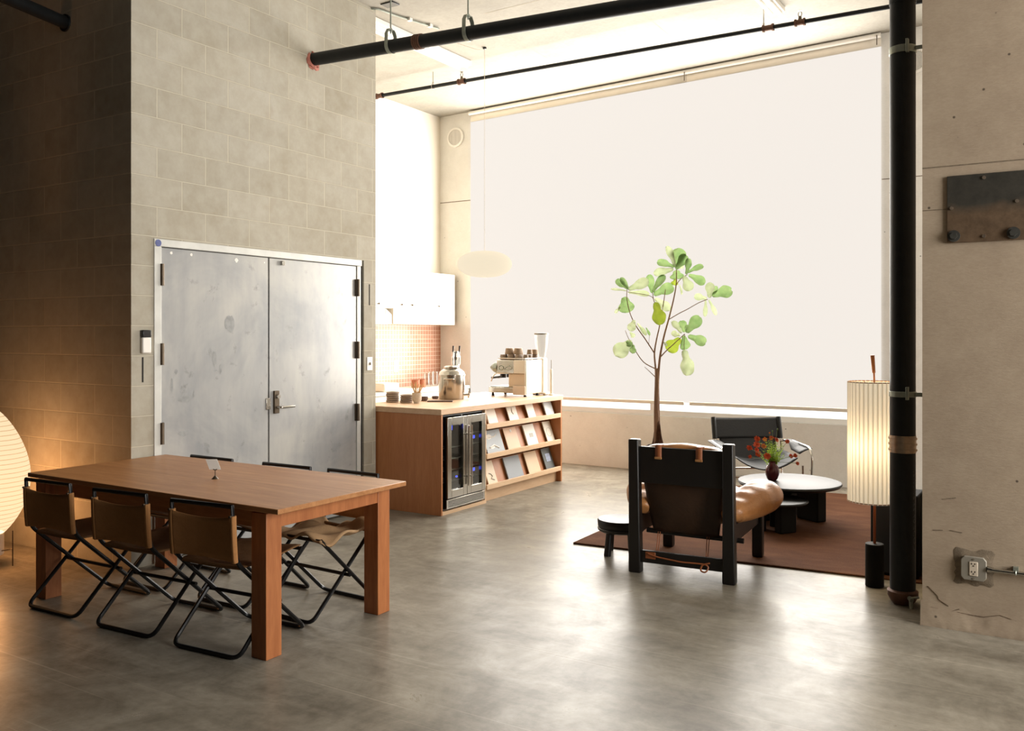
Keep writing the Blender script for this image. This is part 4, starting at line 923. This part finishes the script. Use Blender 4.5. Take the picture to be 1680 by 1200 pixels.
for s in (-1, 1):
    key = [(.285, -.31, .405, .045), (.30, -.26, .43, .085), (.335, -.14, .455, .115), (.372, .0, .478, .135), (.392, .13, .487, .142), (.392, .26, .476, .132), (.38, .36, .455, .095), (.372, .40, .44, .04)]
    P_, S_ = [], []
    for q in range(len(key) - 1):
        for k in range(5):
            f = k / 5; g_ = f * f * (3 - 2 * f) * .3 + f * .7; P_.append(V(key[q][:3]) * (1 - g_) + V(key[q + 1][:3]) * g_); S_.append(key[q][3] * (1 - g_) + key[q + 1][3] * g_)
    P_.append(V(key[-1][:3])); S_.append(key[-1][3])
    P_ = [V((s * p.x, p.y, p.z)) for p in P_]
    m = MB(); m.tube(P_, S_, 36)
    def crease(c_, s=s):
        x, y, z = c_; top = max(0, min(1, (z - .47) * 9)); inner = max(0, 1 - abs(abs(x) - .33) / .12)
        return (x, y, z * .82 + .076 + -.008 * top * inner + .013 * math.sin(y * 58 + x * 9 * s) * top * inner - .006 * math.sin(y * 23) * top)
    m.move(crease); obj('arm_cushion', m, M['cognac'], t, sub=1)
    m = MB(); xs = -.145 if s < 0 else .125
    m.sheet(lambda u, v: (xs - .021 + .042 * u, -.3965 if v < .55 else (-.3965 + (v - .55) * .11), .765 + .083 * min(1, v / .55) + (.0 if v < .55 else .004)), 2, 10); obj('leather_strap', m, M['strap'], t, solid=.006)
    m = MB(); m.box((xs - .024, -.408, .762), (xs + .024, -.398, .778)); obj('strap_stitch', m, M['canvas'], t, .003)
m = MB(); m.tube(arc([(-.22, -.385, .135), (-.17, -.383, .12), (.0, -.383, .105), (.16, -.383, .11), (.185, -.385, .095), (.17, -.40, .06), (.13, -.39, .065), (.14, -.385, .105), (.19, -.385, .12)], .03), .0055, 6)
for x in (-.17, .16): m.tube([(x - .02, -.262, .27), (x, -.36, .155), (x + .012, -.36, .155), (x - .005, -.262, .27)], .003, 6)
obj('leather_cord', m, M['strap'], t)
m = MB(); m.box((-.24, -.382, .10), (-.17, -.376, .145)); obj('cord_knot', m, M['strap'], t, .004)

# stool
SC = V((-2.70, 5.805, 0)); t = thing('wooden_stool', 'small dark round wooden stool left of the armchair', 'stool', SC, R(20))
m = MB(); m.lathe([(0, .165), (.15, .165), (.165, .175), (.168, .187), (.16, .194), (.165, .202), (.168, .243), (.162, .252), (.15, .250), (.08, .236), (.0, .232)], n=40); obj('seat', m, M['bwood'], t)
for k in range(4):
    a = R(45 + 90 * k); d = V((math.cos(a), math.sin(a), 0)); zb_ = 0.0
    on_rug = (SC + Matrix.Rotation(R(20), 3, 'Z') @ (d * .13)).y > 5.915
    m = MB(); m.tube([d * .125 + V((0, 0, RZ if on_rug else 0)), d * .105 + V((0, 0, .17))], [.026, .024], 14); obj('leg', m, M['bwood'], t)

# coffee tables
CT = V((-1.955, 7.53, RZ)); t = thing('coffee_table', 'larger round black coffee table carrying the flower vase', 'coffee table', CT)
m = MB(); m.lathe([(0, .295), (.38, .295), (.405, .302), (.42, .318), (.415, .332), (.40, .3365), (0, .3365)], n=64); obj('tabletop', m, M['mtop'], t)
for (x, y, a) in ((.15, .13, -32), (-.22, -.08, 20), (-.05, .28, 80)):
    m = MB(); m.box((-.12, -.05, 0), (.12, .05, .297)); m.move(lambda c_: tuple(V((x, y, 0)) + Matrix.Rotation(R(a) + TH * 0, 3, 'Z') @ c_)); obj('leg', m, M['matt'], t, .01)
CT2 = G(1272, 818.5, .262); t = thing('coffee_table', 'smaller lower black coffee table tucked behind the armchair arm', 'coffee table', (CT2.x, CT2.y, RZ))
m = MB(); m.lathe([(0, .215), (.22, .215), (.245, .222), (.255, .235), (.25, .245), (.24, .2485), (0, .2485)], n=56); obj('tabletop', m, M['mtop'], t)
for k in range(3):
    a = 2 * PI * k / 3 - .6; m = MB(); m.box((-.08, -.035, 0), (.08, .035, .217)); m.move(lambda c_: tuple(V((.12 * math.cos(a), .12 * math.sin(a), 0)) + Matrix.Rotation(a + PI / 2, 3, 'Z') @ c_)); obj('leg', m, M['matt'], t, .008)

# vase and flowers
VZ = RZ + .3365; VP = G(1267, 788, VZ); t = thing('flower_vase', 'round plum glass vase on the coffee table', 'vase', (VP.x, VP.y, VZ + .0005))
m = MB(); m.lathe([(0, 0), (.032, 0), (.044, .012), (.056, .05), (.056, .08), (.048, .115), (.03, .14), (.026, .15), (.030, .16), (.027, .16), (.022, .15), (.044, .11), (.05, .07), (.04, .02), (0, .012)], n=36); obj('vase_body', m, plain('plum_glaze', (84, 34, 42), .12, 0, .3, 12), t)
bl = [(1242.6, 721, .050, 'r'), (1229.4, 735.4, .045, 'r'), (1241.8, 730.8, .055, 'r'), (1255, 721.2, .036, 'o'), (1265.6, 719.3, .038, 'r'), (1273.9, 722, .038, 'r'), (1291.7, 724.8, .036, 'r'), (1252.7, 732.6, .042, 'o'), (1244, 745, .05, 'r'), (1259, 748.7, .054, 'r'), (1230.3, 750, .03, 'r'), (1241.3, 738.6, .036, 'r'), (1297.7, 748.7, .034, 'r'), (1304.6, 748.2, .034, 'r'), (1308.2, 760.6, .03, 'r'), (1262.5, 710.5, .014, 'o'), (1275.6, 705, .010, 'g'), (1267.5, 708, .010, 'g')]
tt = FW.dot(VP)
neck = V((VP.x, VP.y, VZ + .1))
for i, (px, py, s, kd) in enumerate(bl):
    p = D(px, py, tt + rnd.uniform(-.10, .08)); where = 'at the right, drooping low' if px > 1295 else 'at the far left' if px < 1235 else 'at the top' if py < 716 else 'in the middle'
    nm = {'r': 'red', 'o': 'orange', 'g': 'green unopened'}[kd]
    t = thing('cut_flower', '%s flower %s of the bunch in the plum vase' % (nm, where), 'flower', neck, group='%s flowers %s of the bunch' % (nm, where))
    q = p - neck; mid = q * .5 + V((0, 0, .03)); a_ = 2 * PI * i / 18
    m = MB(); m.tube(arc([(.012 * math.cos(a_), .012 * math.sin(a_), -.05), (.008 * math.cos(a_), .008 * math.sin(a_), .05), mid, q], .06), .0018, 5); obj('stem', m, M['stem'], t)
    if kd == 'g': m = MB(); m.ell(q, (.006, .006, .012), n=8, m=6); obj('bud', m, M['stem'], t); continue
    m = MB()
    for layer, (npet, rr_, tilt) in enumerate(((9, 1., .15), (8, .75, .6), (6, .45, 1.0))):
        for k in range(npet):
            a = 2 * PI * k / npet + layer * .3 + rnd.uniform(-.15, .15); d = V((math.cos(a), math.sin(a), 0)); e = d * math.cos(tilt) + V((0, 0, 1)) * math.sin(tilt); sd = V((-d.y, d.x, 0)); L = s * .58 * rr_ * rnd.uniform(.85, 1.1)
            pts = [q + sd * .1 * L, q + e * L * .6 + sd * .3 * L, q + e * L + sd * .12 * L, q + e * L - sd * .12 * L, q + e * L * .6 - sd * .3 * L, q - sd * .1 * L]
            m.face([m.b.verts.new(v) for v in pts])
    toC = (-FW + V((0, 0, .5)) + V((rnd.uniform(-.5, .5), rnd.uniform(-.5, .5), 0))).normalized(); rot = V((0, 0, 1)).rotation_difference(toC).to_matrix(); m.move(lambda c_: tuple(q + rot @ (c_ - q)))
    obj('bloom', m, M['rfl' if kd == 'r' else 'ofl'], t, smooth=False)
t = thing('fern_sprig', 'bright green feathery foliage bunch in the plum vase', 'foliage', neck, kind='stuff')
m = MB()
for k in range(46):
    a = rnd.uniform(0, 2 * PI); up = rnd.uniform(.09, .27); sp = rnd.uniform(.01, .12); tip = RT * (sp * math.cos(a) - .005) + FW * (sp * .6 * math.sin(a)) + V((0, 0, up))
    for j in range(9):
        f = (j + 2) / 11; b_ = tip * f; L = .032 * (1.2 - f)
        for s in (-1, 1):
            d = (RT * s * rnd.uniform(.5, 1) + FW * rnd.uniform(-.6, .6) + V((0, 0, rnd.uniform(.2, .9)))).normalized(); n_ = d.cross(V((rnd.uniform(-1, 1), rnd.uniform(-1, 1), .3))).normalized() * .0035
            m.face([m.b.verts.new(v) for v in (b_, b_ + d * L * .5 + n_, b_ + d * L, b_ + d * L * .5 - n_)])
obj('foliage', m, M['feather'], t, smooth=False, kind='stuff')

# sling chair by the window
SCp = V((-2.54, 8.56, RZ - .03 + .03)); az = math.atan2(-FW.y, -FW.x) + PI / 2 + R(4)
t = thing('sling_chair', 'black leather sling chair with chrome tubes facing the camera by the window', 'chair', SCp, az)
# local: front is -y
for s in (-1, 1):
    m = MB(); m.tube(arc([(s * .335, .30, .73), (s * .335, .22, .40), (s * .335, .18, .012), (s * .335, -.32, .012), (s * .335, -.32, .33)], .05), .011, 10); obj('side_frame', m, M['chrome'], t)
    m = MB(); m.tube(arc([(s * .335, .24, .5), (s * .40, .15, .515), (s * .42, -.27, .495), (s * .42, -.34, .42), (s * .40, -.35, .02), (s * .335, -.32, .012)], .06), .011, 10); obj('arm_tube', m, M['chrome'], t)
    m = MB(); m.sheet(lambda u, v: (s * (.32 + .12 * u), .14 - .42 * v, .515 + .008 * math.sin(PI * u) - .03 * v - .05 * (1 - u) * (v > .4)), 4, 8); obj('arm_strap', m, M['bleather'], t, solid=.008)
m = MB(); m.tube([(-.335, -.32, .232), (.335, -.32, .232)], .010, 10); m.tube([(-.335, .2, .232), (.335, .2, .232)], .010, 10); m.tube([(-.335, .18, .012), (.335, .18, .012)], .011, 10); obj('cross_tube', m, M['chrome'], t)
def sb(u, v): return (-.355 + .71 * u, .245 + .055 * v + .02 * math.sin(PI * u), .525 + .205 * v - .008 * math.sin(PI * u) * v)
m = MB(); m.sheet(sb, 20, 8)
for s in (-1, 1): m.tube([V((s * .335, .245 + .055 * k / 5, .525 + .205 * k / 5)) for k in range(6)], .021, 12)
obj('back_band', m, M['bleather'], t, solid=.008)
def ss(u, v):
    x = -.29 + .58 * u; k = 1 - (2 * u - 1) ** 2
    if v < .4: f = v / .4; return (x * (.98 - .0 * f), .275 - .065 * f, .545 - .125 * f - .11 * k * f)
    f = (v - .4) / .6; return (x, .21 - .52 * f, .42 - .02 * f - .11 * k + .015 * math.sin(PI * f))
m = MB(); m.sheet(ss, 22, 24); obj('seat_sling', m, M['bleather'], t, solid=.01)

# floor lamp
LB = G(1432, 966); LB.z = 0; LB = V((LB.x, LB.y + .06, 0)); t = thing('floor_lamp', 'lit floor lamp with tall pleated cream shade on a black cylinder base', 'floor lamp', LB)
tl = FW.dot(LB)
def lz(py): return H - (py - HY) / F * tl
m = MB(); m.lathe([(0, 0), (.052, 0), (.055, .004), (.055, lz(892) - .003), (.052, lz(892)), (0, lz(892))], n=36); obj('base', m, M['matt'], t)
m = MB(); m.cyl((0, 0, lz(892)), (0, 0, lz(640)), .0085, n=14); obj('pole', m, M['copper'], t)
m = MB(); m.tube([(0, 0, lz(640)), (-.004, -.002, lz(610))], .006, 8); m.tube([(-.004, -.002, lz(612)), (-.012, -.008, lz(583))], [.010, .013], 10); obj('finial_handle', m, M['leg'], t)
z0, z1 = lz(823), lz(626); n = 2 * 34; rs = []
cxo = RT * (-.012)
for z in (z0, z0 + .003, (z0 + z1) / 2, z1 - .003, z1): rs.append([V(((.150 if k % 2 else .144) * math.cos(2 * PI * k / n), (.150 if k % 2 else .144) * math.sin(2 * PI * k / n), z)) for k in range(n)])
m = MB(); m.rings(rs, False); obj('lamp_shade', m, M['pleat'], t, smooth=False, loc=cxo)
m = MB()
for z in (z0 + .004, z1 - .004): m.tube([cxo + V((.147 * math.cos(2 * PI * k / 40), .147 * math.sin(2 * PI * k / 40), z)) for k in range(40)], .003, 6, True)
for a in (0, 2.1, 4.2): m.tube([(0, 0, lz(650)), cxo + V((.147 * math.cos(a), .147 * math.sin(a), z1 - .006))], .002, 5)
obj('shade_ring', m, M['canvas'], t)
lampZ = (z0 + z1) / 2; lampC = LB + cxo

# black speaker and case behind the upright pipe
b0 = G(1420, 951, RZ); t = thing('speaker_box', 'black floor speaker box behind the lit floor lamp', 'speaker', (b0.x, 6.14, RZ))
obj('cabinet', B((0, 0, 0), (.29, .30, .53)), M['matt'], t, .012); obj('grille_cloth', B((.015, -.008, .02), (.275, 0, .51)), M['dplastic'], t, .006)
q = PY(1503, 760, 6.14); m = B((q.x, 6.13, RZ), (q.x + .34, 6.36, .915)); t = thing('equipment_case', 'tall black rounded case standing against the far side of the pier', 'case', (q.x, 6.45, RZ))
obj('shell', B((0, 0, 0), (.45, .25, .90)), M['matt'], t, .04, 4); obj('handle', B((.01, -.02, .64), (.07, .0, .655)), M['galv'], t, .003); obj('sticker', B((.012, -.002, .74), (.05, 0, .84)), M['paper'], t, smooth=False)

# ------------------------------------------------------------------ fig tree
TT = 7.75; FP = D(1079, 700, TT); FP.z = RZ; t = thing('fiddle_leaf_fig', 'tall fiddle leaf fig tree in a pot behind the armchair', 'plant', FP)
def fz(zx, zy, dt=0.): return D(960 + zx / 3.871, 390 + zy / 3.871, TT + dt) - FP
soil = D(1077, 729, TT).z - FP.z
m = MB(); m.lathe([(0, 0), (.14, 0), (.15, .02), (.165, soil - .07), (.17, soil - .05), (.155, soil - .05), (.145, soil - .07), (0, soil - .07)], n=40); obj('pot', m, M['pot'], t)
m = MB(); m.lathe([(0, soil - .068), (.144, soil - .065), (.14, soil - .045), (.09, soil - .015), (0, soil + .0)], n=24); m.move(lambda c_: (c_.x, c_.y, c_.z + rnd.uniform(-.008, .008))); obj('soil', m, M['soil'], t)
m = MB()
for k in range(60):
    a = rnd.uniform(0, 2 * PI); r = rnd.uniform(.02, .14); b_ = V((r * math.cos(a), r * math.sin(a), soil - .035 * (r / .14))); m.tube([b_, b_ * .8 + V((rnd.uniform(-.02, .02), rnd.uniform(-.02, .02), rnd.uniform(.01, .06) + .10 * max(0, .06 - r) / .06))], [.004, .001], 4)
obj('moss', m, M['moss'], t)
m = MB()
for k in range(46):
    a = rnd.uniform(0, 2 * PI); r0 = rnd.uniform(.035, .06); h_ = rnd.uniform(.08, .24); d = V((math.cos(a), math.sin(a), 0)); m.tube([d * r0 + V((.0, 0, soil - .03)), d * .03 + V((0, 0, soil + h_ * .4)), d * .02 + V((rnd.uniform(-.006, .006), 0, soil + h_))], [.006, .005, .0015], 5)
obj('root_fibre', m, plain('root_brown', (92, 62, 44), .95, 0, .3, 40), t)
def br(pts, r, nm='branch', n=8):
    m = MB(); P_ = [fz(*p) if len(p) > 1 else p for p in pts]; rr = [r[0] + (r[1] - r[0]) * i / (len(P_) - 1) for i in range(len(P_))]
    # smooth by subdividing
    Q, S = [], []
    for i in range(len(P_) - 1):
        for k in range(4):
            f = k / 4; a0_ = P_[max(0, i - 1)]; a1, a2 = P_[i], P_[i + 1]; a3 = P_[min(len(P_) - 1, i + 2)]
            Q.append(.5 * ((2 * a1) + (a2 - a0_) * f + (2 * a0_ - 5 * a1 + 4 * a2 - a3) * f * f + (3 * a1 - a0_ - 3 * a2 + a3) * f ** 3)); S.append(rr[i] + (rr[i + 1] - rr[i]) * f)
    Q.append(P_[-1]); S.append(rr[-1]); m.tube(Q, S, n); return obj(nm, m, M['bark'], t)
br([(456, 1330), (455, 1200), (452, 1050), (456, 920), (455, 830)], (.022, .017), 'trunk', 14)
br([(463, 1330, .03), (466, 1150, .02), (462, 950, .01), (468, 830), (478, 740), (500, 630), (530, 520), (560, 400), (578, 300), (580, 200)], (.014, .004), 'trunk', 10)
br([(446, 1320, -.02), (444, 1100, -.01), (449, 900), (447, 830), (440, 735), (455, 640), (473, 560), (500, 400), (510, 330)], (.012, .003), 'trunk', 10)
br([(440, 735), (385, 650), (322, 560), (285, 480), (265, 390), (266, 330)], (.006, .003)); br([(473, 560), (460, 470), (436, 400), (428, 350)], (.005, .003)); br([(436, 400), (410, 370), (270, 345)], (.003, .0025))
br([(443, 832), (372, 792), (320, 720), (300, 680)], (.005, .003)); br([(480, 757), (520, 715), (580, 660), (632, 612)], (.006, .003)); br([(532, 520), (600, 480), (650, 455), (720, 415), (778, 392)], (.004, .003)); br([(446, 886), (408, 850), (378, 822)], (.004, .002)); br([(578, 300), (610, 260), (650, 235)], (.004, .003)); br([(300, 680), (275, 640), (255, 590)], (.003, .002)); br([(322, 560), (312, 530)], (.003, .003)); br([(632, 612), (628, 680), (630, 715)], (.003, .002)); br([(408, 620), (404, 690)], (.002, .001))
LV = [(575, 190, 595, 66, 100, 'a'), (570, 185, 518, 55, 46, 'c'), (565, 190, 457, 155, 56, 'a'), (560, 200, 434, 228, 56, 'c'), (575, 205, 580, 264, 92, 'a'), (640, 235, 657, 133, 46, 'a'), (650, 225, 750, 180, 44, 'a'), (655, 238, 760, 292, 64, 'a'), (625, 245, 668, 338, 70, 'c'), (598, 300, 612, 362, 20, 'c'), (575, 262, 562, 302, 48, 'b'), (572, 200, 640, 110, 70, 'a'), (580, 195, 625, 170, 44, 'c'),
      (270, 325, 192, 272, 52, 'a'), (275, 330, 222, 256, 40, 'a'), (272, 328, 402, 268, 70, 'c'), (272, 350, 408, 362, 42, 'c'), (265, 340, 162, 328, 18, 'c'), (250, 378, 268, 478, 105, 'a'), (222, 440, 188, 480, 22, 'c'),
      (428, 352, 408, 234, 56, 'a'), (430, 348, 507, 240, 52, 'a'), (433, 366, 560, 312, 80, 'a'), (440, 388, 538, 464, 62, 'c'), (440, 412, 472, 556, 95, 'b'),
      (790, 382, 796, 284, 60, 'c'), (798, 372, 930, 336, 84, 'a'), (772, 390, 692, 374, 48, 'c'), (765, 400, 760, 503, 30, 'c'), (785, 395, 832, 494, 30, 'c'), (790, 380, 840, 310, 40, 'a'),
      (640, 605, 728, 503, 80, 'a'), (630, 605, 613, 528, 54, 'a'), (612, 610, 552, 532, 44, 'c'), (650, 625, 765, 670, 70, 'a'), (620, 620, 632, 712, 74, 'a'), (605, 640, 520, 716, 95, 'b'), (600, 622, 545, 610, 44, 'c'), (640, 605, 660, 560, 50, 'a'), (622, 715, 648, 878, 100, 'c'),
      (312, 525, 282, 594, 56, 'c'), (330, 545, 388, 622, 30, 'c'), (386, 572, 411, 622, 18, 'a'), (285, 600, 312, 632, 32, 'c'),
      (295, 662, 190, 752, 105, 'c'), (302, 680, 300, 738, 44, 'a'), (262, 660, 292, 692, 42, 'a'), (500, 665, 520, 690, 18, 'c')]
for i, (ax, ay, bx, by, w_, kd) in enumerate(LV):
    dz = rnd.uniform(-.08, .08); A, Bp = fz(ax, ay, dz), fz(bx, by, dz + rnd.uniform(-.06, .04))
    ax_ = (Bp - A); L = ax_.length; e = ax_ / L; hw = w_ / 3.871 * TT / F / 2
    face = (-FW + RT * rnd.uniform(-.35, .35) + V((0, 0, rnd.uniform(-.1, .45)))).normalized(); sd = e.cross(face).normalized(); nn = sd.cross(e)
    ph = rnd.uniform(0, 6)
    def lf(u, v):
        f = u; wdt = max(.02, (.30 + .25 * math.sin(PI * min(1, f * 1.35)) if f < .35 else .55 + .45 * math.sin(PI / 2 * min(1, (f - .35) / .33))) * (1 if f < .68 else math.sqrt(max(0.02, 1 - ((f - .68) / .335) ** 2))))
        if f < .06: wdt *= f / .06 + .1
        s = 2 * v - 1; ed = abs(s)
        return A + e * (L * f) + sd * (hw * wdt * s) + nn * (hw * (.28 * ed ** 1.5 + .10 * ed * math.sin(14 * f + ph + 2 * (s > 0))) - L * .10 * math.sin(PI * f) * -1 * .6)
    m = MB(); m.sheet(lf, 18, 8); obj('leaf', m, M['leaf_' + kd], t, angle=80)

# ------------------------------------------------------------------ light
def area(name, loc, rot, sx, sy_, power, col, spread=PI):
    l = bpy.data.lights.new(name, 'AREA'); l.shape = 'RECTANGLE'; l.size = sx; l.size_y = sy_; l.energy = power; l.color = col; l.spread = spread
    o = bpy.data.objects.new(name, l); C.objects.link(o); o.location = loc; o.rotation_euler = rot; return o
def point(name, loc, power, col, r=.08):
    l = bpy.data.lights.new(name, 'POINT'); l.energy = power; l.color = col; l.shadow_soft_size = r
    o = bpy.data.objects.new(name, l); C.objects.link(o); o.location = loc; return o
area('window_daylight', ((SX0 + SX1) / 2, YS + .014, 2.58), (R(90), 0, R(180)), SX1 - SX0 - .05, 3.55, 560, (1., .95, .88))
area('side_fill_light', (4.19, 3.95, 2.5), (0, R(90), 0), 3.3, 2.9, 540, (1., .97, .93))  # added fill for the pier and block front, set at the unseen side window
point('lantern_bulb', LP + V((0, 0, .5)), 180, (1, .43, .14), .1)
point('floor_lamp_bulb', lampC + V((0, 0, lampZ - .03)), 15, (1, .82, .56), .03)
point('pendant_bulb', PC, 10, (1, .85, .6), .06)

wd_ = bpy.data.worlds.new('sky'); bpy.context.scene.world = wd_; wd_.use_nodes = True
bg = wd_.node_tree.nodes['Background']; bg.inputs['Color'].default_value = (1, .97, .93, 1); bg.inputs['Strength'].default_value = 1.6

# ------------------------------------------------------------------ camera
cam = bpy.data.cameras.new('camera'); co = bpy.data.objects.new('camera', cam); C.objects.link(co)
co.location = (0, 0, H); co.rotation_euler = (R(90), 0, TH)
cam.sensor_fit = 'HORIZONTAL'; cam.sensor_width = 36; cam.lens = 36 * F / 1680; cam.shift_y = (HY - 600) / 1680; cam.clip_start = .05
sc = bpy.context.scene; sc.camera = co
vs = sc.view_settings; vs.view_transform = 'Standard'; vs.look = 'None'; vs.gamma = 1; vs.use_curve_mapping = False; vs.exposure = 0.
